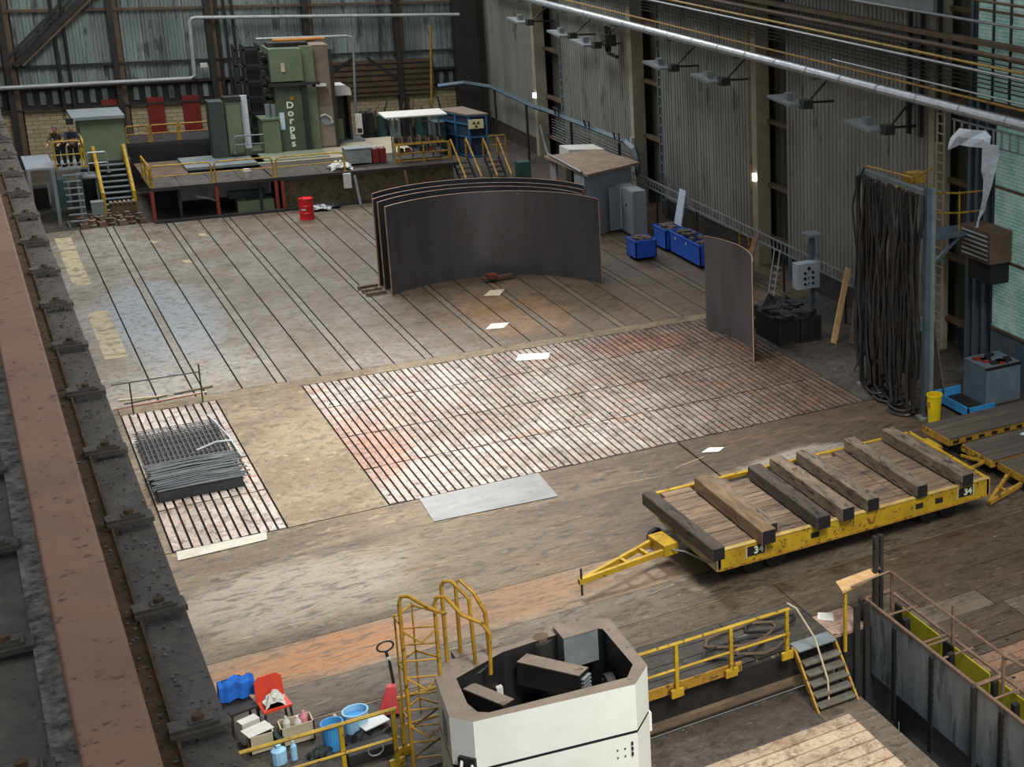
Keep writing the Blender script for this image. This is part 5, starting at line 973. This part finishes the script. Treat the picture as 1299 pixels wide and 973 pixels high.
# leaning planks
def plank(label, a, b, w_, mt=M_FRESH): tag(MB().bar(a, b, w_, .05, up=(0, -1, .3)).build('leaning_plank', mt, None, a), label, 'plank', 'planks leaning beside the cable stand')
plank('left and widest fresh pale plank leaning beside the cable stand', (22.12, 39.25, .03), (23.35, 40.4, 2.15), .2); plank('short fresh plank leaning at the back of the widest plank', (22.35, 39.5, .03), (23.4, 40.5, 2.0), .1)
plank('brownish narrow plank leaning between the pale planks and the cable stand', (22.6, 38.9, .03), (23.4, 39.9, 1.9), .12, M_WOODBR)

# ================================================================ cable stand
cs = thing('cable_stand', 'tall blue-grey steel goalpost stand draped with black cables', 'stand', (21.08, 33.7, 0))
MB().box(21.03, 21.2, 35.35, 35.5, 0, 6.6).build('post', M_GREYST, cs); MB().box(20.98, 21.14, 32.02, 32.2, 0, 6.7).build('post', M_BLUEGR, cs); MB().box(21.14, 21.3, 32.06, 32.16, 0, 6.7).build('post_web', M_GREYST, cs)
MB().box(21.02, 21.18, 32.1, 35.5, 6.5, 6.62).build('top_beam', M_GREYST, cs); MB().tube([(21.1, 35.4, 6.75), (21.1, 32.9, 6.85), (21.6, 33.2, 6.9), (22.3, 33.8, 6.85)], .03).build('handrail', M_YELD, cs)
MB().box(20.85, 21.35, 35.3, 35.6, 0, .06).build('base_plate', M_WFRAME, cs); MB().box(20.85, 21.35, 31.9, 32.3, 0, .06).build('base_plate', M_WFRAME, cs)
for k in range(6): MB().tube([(21.0, 32.6 + k * .5, 6.5), (20.9, 32.6 + k * .5, 6.4), (20.9, 32.6 + k * .5, 6.3), (21.0, 32.6 + k * .5, 6.25)], .025).build('hook', M_YELD, cs)
MB().box(21.2, 21.7, 33.2, 33.6, 6.6, 6.9).build('pulley_block', M_YELD, cs)
mats = [M_CABLE, mat('grey_black_cable', '#2b2b2c', '#1f1f20', 5, .4), mat('brown_black_cable', '#2d2620', '#221d19', 5, .5)]
for k in range(34):
    y = 32.25 + (k % 17) * .19 + random.uniform(-.05, .05); x = 20.95 - (k // 17) * .16 + random.uniform(-.05, .05); zb = random.choice([.12, .2, .4, .7, 1.1]); r_ = random.choice([.035, .045, .055]); pts = []
    ph = random.random() * 6; yb = y + random.uniform(-.25, .3); d = random.choice([.18, .3, .45])
    for i in range(13): t = i / 12; z = 6.5 - (6.5 - zb - d / 2) * t; pts.append((x + .04 * math.sin(ph + 7 * t), y + (yb - y) * t + .09 * math.sin(ph * 2 + 6 * t) + .035 * math.sin(19 * t + ph), z))
    for i in range(1, 6): a = PI * i / 6; pts.append((x, yb + d / 2 - d / 2 * math.cos(a), zb + d / 2 - d / 2 * math.sin(a)))
    for i in range(13): t = 1 - i / 12; z = 6.5 - (6.5 - zb - d / 2) * t; pts.append((x - .06 + .04 * math.sin(ph + 2 + 6 * t), y + .1 + (yb + d - y - .1) * t + .09 * math.sin(ph + 7 * t) + .03 * math.sin(23 * t), z))
    tag(MB().tube(pts, r_, 5).build('hanging_cable', mats[k % 3], None, (x, y, zb)), 'thick black cable looped over the tall stand and hanging to the floor', 'cable', 'black cables on the tall stand')
tag(MB().tube([(21.0, 35.4, 6.7), (20.95, 35.75, 6.2), (20.95, 36.0, 5.4), (21, 35.9, 4.4), (21, 35.75, 3.6), (21.0, 35.7, 2.2), (21.0, 35.6, 1.2)], .03, 5).build('side_cable', M_CABLE, None, (21, 35.6, 1.2)), 'single black cable bulging outward left of the stand', 'cable')
for k in range(9):
    cx = 20.75 + random.uniform(-.1, .35); cy = 32.9 + k * .22; rr_ = random.uniform(.3, .55); z = .05 + .045 * (k % 4)
    tag(MB().tube([(cx + rr_ * math.cos(a) * .7, cy + rr_ * math.sin(a), z + .02 * math.sin(3 * a)) for a in [2 * PI * i / 18 for i in range(18)]], .04, 5, True).build('cable_coil', mats[k % 3], None, (cx, cy, 0)), 'black cable coil lying in the heap at the foot of the tall stand', 'cable', 'cable coils at the foot of the stand')
tag(MB().tube([(21.35, 36.6, .04), (21.3, 36.2, .5), (21.5, 36.0, 1.6), (21.3, 36.0, 3.2)], .025, 5).build('tan_rope', M_WOODBR, None, (21.35, 36.6, 0)), 'thin brown rope hanging left of the cable stand', 'rope')
# wall ladder, balcony, heater, foil
wl = thing('wall_ladder', 'pale steel wall ladder climbing beside the cable stand', 'ladder', (23.9, 35.8, 0))
for d in (-.2, .2): MB().box(23.9, 23.95, 35.8 + d - .03, 35.8 + d + .03, .6, 8.2).build('stile', M_JAMB, wl)
for k in range(25): MB().box(23.9, 23.94, 35.6, 36.0, .8 + k * .3, .84 + k * .3).build('rung', M_JAMB, wl)
hl = thing('horizontal_ladder', 'grey ladder-like guard under the silver pipe at the upper right', 'guard rail', (23.8, 33, 7.9))
for z in (7.5, 8.0): MB().bar((23.8, 35.0, z), (23.8, 27, z), .05).build('rail', M_GREYST, hl)
for k in range(20): MB().bar((23.8, 34.9 - k * .4, 7.5), (23.8, 34.9 - k * .4, 8.0), .05).build('bar', M_WFRAME, hl)
bc = thing('balcony', 'small steel balcony with yellow rails right of the cable stand', 'balcony', (23.2, 34.4, 4.7))
MB().box(22.4, 24.5, 34.0, 34.9, 4.62, 4.74).build('deck', M_BLUEGR, bc); MB().bar((23.5, 34.1, 4.6), (22.3, 34.2, 3.6), .08).build('brace', M_BLUEGR, bc)
for z in (5.35, 5.95): MB().tube([(22.4, 34.1, z + .1), (23.45, 34.05, z), (24.3, 34.0, z)], .03).build('rail', M_YELD, bc)
for x in (22.45, 23.45): MB().tube([(x, 34.05, 4.7), (x, 34.05, 6.0)], .03).build('post', M_YELD, bc)
ht = thing('wall_heater', 'dark brown louvred air heater mounted high on the right wall', 'heater', (23.9, 33.7, 4.2))
MB().box(23.7, 24.5, 32.8, 34.3, 4.0, 4.95).build('housing', M_RUSTST, ht)
for k in range(6): MB().cbox((23.68, 33.55, 4.12 + k * .14), (.06, 1.3, .05), 0, 0, .5).build('louvre', M_GREYST, ht)
MB().box(23.9, 24.6, 33.0, 34.1, 3.3, 4.0).build('duct', M_BLACK, ht)
fo = MB(); vs = []; fs = []; path = [((23.7, 34.95, 7.25), .35), ((23.7, 34.5, 7.55), .5), ((23.7, 33.8, 7.62), .5), ((23.7, 33.2, 7.68), .5), ((23.7, 32.85, 7.6), .42)]
for (p, h) in path: vs += [(p[0] + random.uniform(-.08, .08), p[1], p[2] - h / 2), (p[0] - .05, p[1], p[2]), (p[0] + random.uniform(-.08, .08), p[1], p[2] + h / 2)]
for i in range(len(path) - 1):
    for j in range(2): fs.append((i * 3 + j, i * 3 + j + 1, i * 3 + j + 4, i * 3 + j + 3))
fo.add(vs, fs); vs = []; fs = []
for i in range(10): t = i / 9; y = 32.9 + .55 * t * t; z = 7.6 - 2.6 * t; w_ = .3 * (1 - t) + .06 * (1 + math.sin(5 * t)); vs += [(23.7 + random.uniform(-.06, .06), y - w_, z), (23.62, y, z), (23.7 + random.uniform(-.06, .06), y + w_, z)]
for i in range(9):
    for j in range(2): fs.append((i * 3 + j, i * 3 + j + 1, i * 3 + j + 4, i * 3 + j + 3))
fo.add(vs, fs); o_ = fo.build('foil_sheet', mat('crumpled_foil', '#c3cfd8', '#dfe7ec', 9, .4, .3, .6), None, (23.7, 33.5, 5)); sd_ = o_.modifiers.new('th', 'SOLIDIFY'); sd_.thickness = .02
tag(o_, 'crumpled silver-white foil sheet hanging in an upside-down L on the right wall', 'foil')
dv = thing('deflector_board', 'dark board with a white notice behind the right post of the cable stand', 'board', (22.2, 33.9, 0)); MB().bar((22.3, 33.2, .1), (22.3, 33.9, 2.6), .5, .05, up=(1, 0, 0)).build('board', mat('dull_board', '#4d453b', '#5f5648', 4), dv); MB().cbox((22.0, 33.7, 2.2), (.04, .25, .42)).build('notice', M_PALEBLUE, dv)

# ================================================================ corner at the right: box, tray, bin, low trolleys
sb_ = thing('steel_locker', 'big blue-grey steel box on the floor under the turquoise glazing', 'box', (23.6, 32.4, 0))
MB().box(23.0, 24.25, 31.85, 33.0, .02, 1.2).build('body', mat('box_paint', '#6d7a82', '#5c6870', 3, .5), sb_)
for k in range(9): MB().cbox((random.uniform(23.2, 24.0), random.uniform(32.0, 32.9), 1.23), (.3, .2, .06), random.random() * 3).build('rag', (M_BLACK, M_REDPOST)[k % 4 == 0], sb_)
MB().box(22.98, 24.27, 31.83, 31.86, 1.12, 1.2).build('rim', M_BLACK, sb_)
by = thing('blue_tray', 'low light blue tray on the floor left of the steel box', 'tray', (22.5, 32, 0)); MB().box(22.0, 22.95, 31.3, 33.1, .02, .08).build('bottom', M_BLACK, by)
for q in ((22.0, 22.04, 31.3, 33.1), (22.0, 22.95, 31.3, 31.34), (22.0, 22.95, 33.06, 33.1)): MB().box(*q, .02, .34).build('side', M_BLUELT, by)
yb_ = thing('yellow_bin', 'small bright yellow waste bin at the foot of the cable stand', 'bin', (21.05, 31.65, 0)); MB().lathe((21.05, 31.62, 0), [(0, 0), (.17, 0), (.21, .8), (.23, .82), (.23, .88), (.19, .88), (.17, .1), (0, .1)], 12).build('tub', mat('bright_yellow_plastic', '#e0c51c', '#cdb015', 3, .4), yb_); MB().box(20.84, 20.86, 31.55, 31.7, .55, .7).build('handle', M_YELD, yb_)
def trolley(label, x0, x1, y0, y1, z, ym):
    r_ = thing('low_trolley', label, 'trolley', (x0 + 1, (y0 + y1) / 2, 0), 'low wooden trolleys at the right edge'); n = 4; d = (y1 - y0) / n
    for k in range(n): MB().box(x0 + .04, x1, y0 + k * d + .008, y0 + (k + 1) * d - .008, z - .05, z + random.uniform(-.006, .006)).build('deck_board', M_WOODD, r_)
    MB().box(x0, x0 + .05, y0, y1, z - .2, z - .02).build('end_beam', ym, r_); MB().box(x0 + .05, x1, y0 - .01, y0 + .04, z - .2, z - .06).build('side_beam', M_YELD, r_); MB().box(x0 + .05, x1, y0 + .06, y1 - .02, z - .18, z - .05).build('frame', M_BLACK, r_)
    for k in range(10): MB().box(x0 + .15 + k * .42, x0 + .33 + k * .42, y0 - .03, y0 - .01, z - .16, z - .08).build('stake_slot', M_BLACK, r_)
    for x in (x0 + .6, x0 + 3): MB().cyl((x, y0 + .15, .16), .16, .12, 12, ax='y').build('wheel', M_BLACK, r_); MB().cyl((x, y1 - .3, .16), .16, .12, 12, ax='y').build('wheel', M_BLACK, r_)
trolley('rearmost low wooden trolley, in front of the steel box', 19.86, 24.4, 29.15, 30.42, .62, M_YELD); trolley('middle low wooden trolley with a pale sheet on it', 20.15, 24.4, 27.6, 28.95, .5, mat('yellow_black', '#a78722', '#5b4a1c', 8, .6, lo=.48, hi=.52)); trolley('nearest low wooden trolley, cut by the right edge of the view', 20.25, 24.4, 26.15, 27.45, .5, M_YELD)
tag(MB().cbox((22.2, 28.6, .515), (.7, .25, .012), .3).build('paper_sheet', M_PALEBLUE, None, (22.2, 28.6, .51)), 'pale sheet of paper lying on the middle low trolley', 'paper')
db = thing('trolley_drawbar', 'small yellow A-frame drawbar on the floor right of the flatbed trailer', 'drawbar', (19.2, 26.3, 0))
for e in ((20.2, 26.35, .3), (20.2, 26.95, .3)): MB().bar((19.1, 26.2, .12), e, .09, .1).build('arm', M_YELD, db)
MB().bar((19.75, 26.35, .2), (19.75, 26.6, .2), .07).build('cross_piece', M_YELD, db)
d2 = thing('trolley_drawbar', 'short yellow coupling frame between rearmost trolley and flatbed trailer', 'drawbar', (19.5, 29.6, 0)); MB().box(19.5, 19.85, 29.4, 30.1, .2, .34).build('bumper', M_YEL, d2); MB().box(19.55, 19.7, 29.5, 29.6, 0, .2).build('foot', M_YELD, d2)
for e in ((19.6, 28.0, .2), (19.9, 28.6, .35)): MB().bar((20.15, 27.9, .35), e, .06).build('arm', M_YELD, d2)

# ================================================================ clutter at the lower left of the floor
def chair(label, x, y, rz, mt, cover=None):
    r_ = thing('plastic_chair', label, 'chair', (x, y, 0)); r_.rotation_euler = (0, 0, rz); W0 = Vector((x, y, 0))
    def L_(mb, nm, m_): mb.v = [tuple(Vector(v) + W0) for v in mb.v]; return mb.build(nm, m_, r_)
    L_(MB().box(-.23, .23, -.23, .23, .42, .46), 'seat', mt); L_(MB().prism([(-.23, 0), (.23, 0), (.22, .34), (.14, .42), (-.14, .42), (-.22, .34)], 0, .03, Matrix.Translation((0, .25, .46)) @ Matrix.Rotation(PI / 2 - .15, 4, 'X')), 'backrest', mt)
    for sx in (-1, 1):
        for sy in (-1, 1): L_(MB().bar((sx * .2, sy * .2, .42), (sx * .23, sy * .23, 0), .035), 'leg', M_DARKST)
    if cover: return r_
    return r_
chair('dark chair with a blue jacket over its back at the lower left', 2.75, 26.0, .2, M_DARKST)
jk = MB(); vs = []; fs = []
for i in range(9):
    for j, (yy, zz) in enumerate(((.17, .5), (.19, .8), (.25, .9), (.32, .8), (.34, .42))): vs.append((2.75 - .28 + .07 * i + .01 * (j % 2), 26.0 + yy + .02 * math.sin(i * 2.1), zz + .02 * math.cos(i * 1.7) - .04 * abs(i - 4) * (j in (1, 2, 3)) * .3))
for i in range(8):
    for j in range(4): fs.append((i * 5 + j, i * 5 + j + 1, (i + 1) * 5 + j + 1, (i + 1) * 5 + j))
jk.add(vs, fs); o_ = jk.build('blue_jacket', mat('bright_blue_cloth', '#1f6fd0', '#1a55a8', 5, .85), None, (2.75, 26.2, .42)); m_ = o_.modifiers.new('th', 'SOLIDIFY'); m_.thickness = .02; tag(o_, 'bright blue work jacket hung over the back of the dark chair', 'jacket')
chair('orange-red plastic chair facing the boxes at the lower left', 3.25, 25.75, .1, mat('orange_red_plastic', '#d8452e', '#c23a26', 3, .4))
rag('white plastic bag slumped on the seat of the orange-red chair', (3.25, 25.7, .46), (.17, .15, .3), M_WHITE, 'bag', 'plastic_bag')
def obox_(label, x0, x1, y0, y1, h, mt, items, nm='cardboard_box', z=0):
    r_ = thing(nm, label, 'box', ((x0 + x1) / 2, (y0 + y1) / 2, z)); t = .02
    for q in ((x0, x1, y0, y0 + t), (x0, x1, y1 - t, y1), (x0, x0 + t, y0, y1), (x1 - t, x1, y0, y1)): MB().box(*q, z, z + h).build('side', mt, r_)
    MB().box(x0, x1, y0, y1, z, z + .02).build('bottom', mt, r_); return r_
obox_('beige open box full of white packages in front of the orange-red chair', 3.2, 3.72, 24.95, 25.3, .36, M_TAN, 0); obox_('beige open box half covered by white papers, left of the full one', 2.72, 3.1, 25.0, 25.35, .34, M_TAN, 0)
for k, (x, y) in enumerate(((3.32, 25.15), (3.48, 25.05), (3.6, 25.18))): tag(MB().lathe((x, y, .02), [(0, 0), (.06, 0), (.065, .34), (.03, .42), (.02, .46), (0, .46)], 10).build('white_bottle', (M_WHITE, M_WHITE, mat('pink_bottle', '#c77a86', '#d98c96', 3, .4))[k], None, (x, y, .02)), ('left white', 'middle white', 'pinkish')[k] + ' plastic bottle standing in the full beige box', 'bottle', 'bottles in the full beige box')
tag(MB().cbox((2.88, 25.2, .36), (.42, .3, .012), .3, .06).build('white_papers', M_WHITE, None, (2.88, 25.2, .35)), 'sheet of white paper lying over the left beige box', 'paper')
tag(MB().cbox((2.8, 25.55, .2), (.3, .2, .4), .3).build('white_carton', M_WHITE, None, (2.8, 25.55, 0)), 'small white carton between blue jacket and beige boxes', 'carton')
tag(MB().cbox((3.15, 25.05, .12), (.1, .35, .24), .2).build('dark_case', mat('dark_green_plastic', '#1f3a35', '#182d2a', 4), None, (3.14, 25.05, 0)), 'dark green flat case wedged between the two beige boxes', 'case')
for k, (x, y, h, r0) in enumerate(((3.92, 24.5, .46, .17), (4.32, 24.6, .5, .2))):
    r_ = thing('blue_tub', ('smaller bright blue tub, left of the pair behind the yellow railing', 'larger pale blue tub, right of the pair behind the yellow railing')[k], 'tub', (x, y, 0)); MB().lathe((x, y, 0), [(0, 0), (r0 * .95, 0), (r0, h), (r0 + .015, h), (r0 + .015, h + .03), (r0 - .01, h + .03), (r0 - .02, .05), (0, .05)], 20).build('shell', (M_BLUELT, M_CYAN)[k], r_); MB().cyl((x, y, h - .1), r0 - .025, .015, 18).build('content', (M_WHITE, M_BLUELT)[k], r_)
for k, (x, y, h, r0) in enumerate(((3.08, 24.55, .34, .12), (3.3, 24.5, .36, .05))): tag(MB().lathe((x, y, 0), [(0, 0), (r0, 0), (r0, h * .7), (r0 * .4, h * .85), (r0 * .35, h), (0, h)], 12).build('water_bottle', M_CYAN, None, (x, y, 0)), ('wide clear blue water container below the yellow railing', 'slim clear blue water bottle below the yellow railing')[k], 'bottle')
rag('dark green and black cloth bundle left of the blue tubs', (3.68, 24.35, 0), (.2, .16, .2), mat('green_black_cloth', '#1d3b34', '#202225', 6), 'cloth')
tag(MB().lathe((4.05, 24.95, 0), [(0, 0), (.045, 0), (.045, .3), (.02, .36), (0, .36)], 10).build('white_bottle', M_WHITE, None, (4.05, 24.95, 0)), 'white and pink bottle standing behind the blue tubs', 'bottle')
pj = thing('pallet_jack', 'red pallet jack with upright black handle behind the yellow railing', 'pallet jack', (5.0, 25.1, 0))
MB().add([(4.75, 24.95, .08), (5.1, 24.8, .08), (5.15, 25.15, .08), (4.85, 25.25, .08), (4.95, 25.1, .5), (5.1, 25.02, .5), (5.12, 25.15, .5), (5.0, 25.2, .5)], [(3, 2, 1, 0), (4, 5, 6, 7), (0, 1, 5, 4), (1, 2, 6, 5), (2, 3, 7, 6), (3, 0, 4, 7)]).build('body', mat('faded_red', '#cf4a4a', '#b83a3c', 3, .4), pj)
for d in (-.18, .12): MB().bar((4.9 + d * .3, 24.95 + d, .08), (4.3 + d * .3, 24.7 + d, .08), .12, .05).build('fork', mat('faded_red', '#cf4a4a'), pj)
MB().cyl((5.12, 25.1, .09), .09, .07, 12, ax='x').build('wheel', M_BLACK, pj); MB().tube([(5.12, 25.15, .15), (5.1, 25.35, .8), (5.07, 25.42, 1.02)], .028).build('handle', M_BLACK, pj)
MB().tube([(5.07 + .14 * math.cos(a), 25.45, 1.12 + .1 * math.sin(a)) for a in [2 * PI * i / 14 for i in range(14)]], .018, 5, True).build('grip_loop', M_BLACK, pj); MB().cbox((5.09, 25.37, .86), (.06, .03, .16)).build('white_sticker', M_WHITE, pj)
tag(MB().cbox((4.55, 24.45, .3), (.45, .35, .02), .3, .05).build('white_board', mat('white_board', '#d9dcdc'), None, (4.55, 24.45, .29)), 'white rectangular board resting on dark hoses near the pallet jack', 'board')
rag('dark hose and cable bundle lying under the white board', (4.45, 24.35, 0), (.4, .3, .3), M_BLACK, 'hoses', 'hose_bundle')
tag(MB().box(4.0, 4.7, 23.7, 24.05, 0, .22).build('dark_trough', M_DARKST, None, (4.3, 23.9, 0)), 'dark metal trough right behind the yellow railing at lower left', 'trough')
tag(MB().tube([(4.35 + .12 * math.cos(a), 23.31, .45 + .12 * math.sin(a)) for a in [2 * PI * i / 12 for i in range(12)]], .012, 5, True).build('wire_loop', M_WFRAME, None, (4.35, 23.31, .33)), 'pale wire loop hanging on the yellow railing at lower left', 'wire')
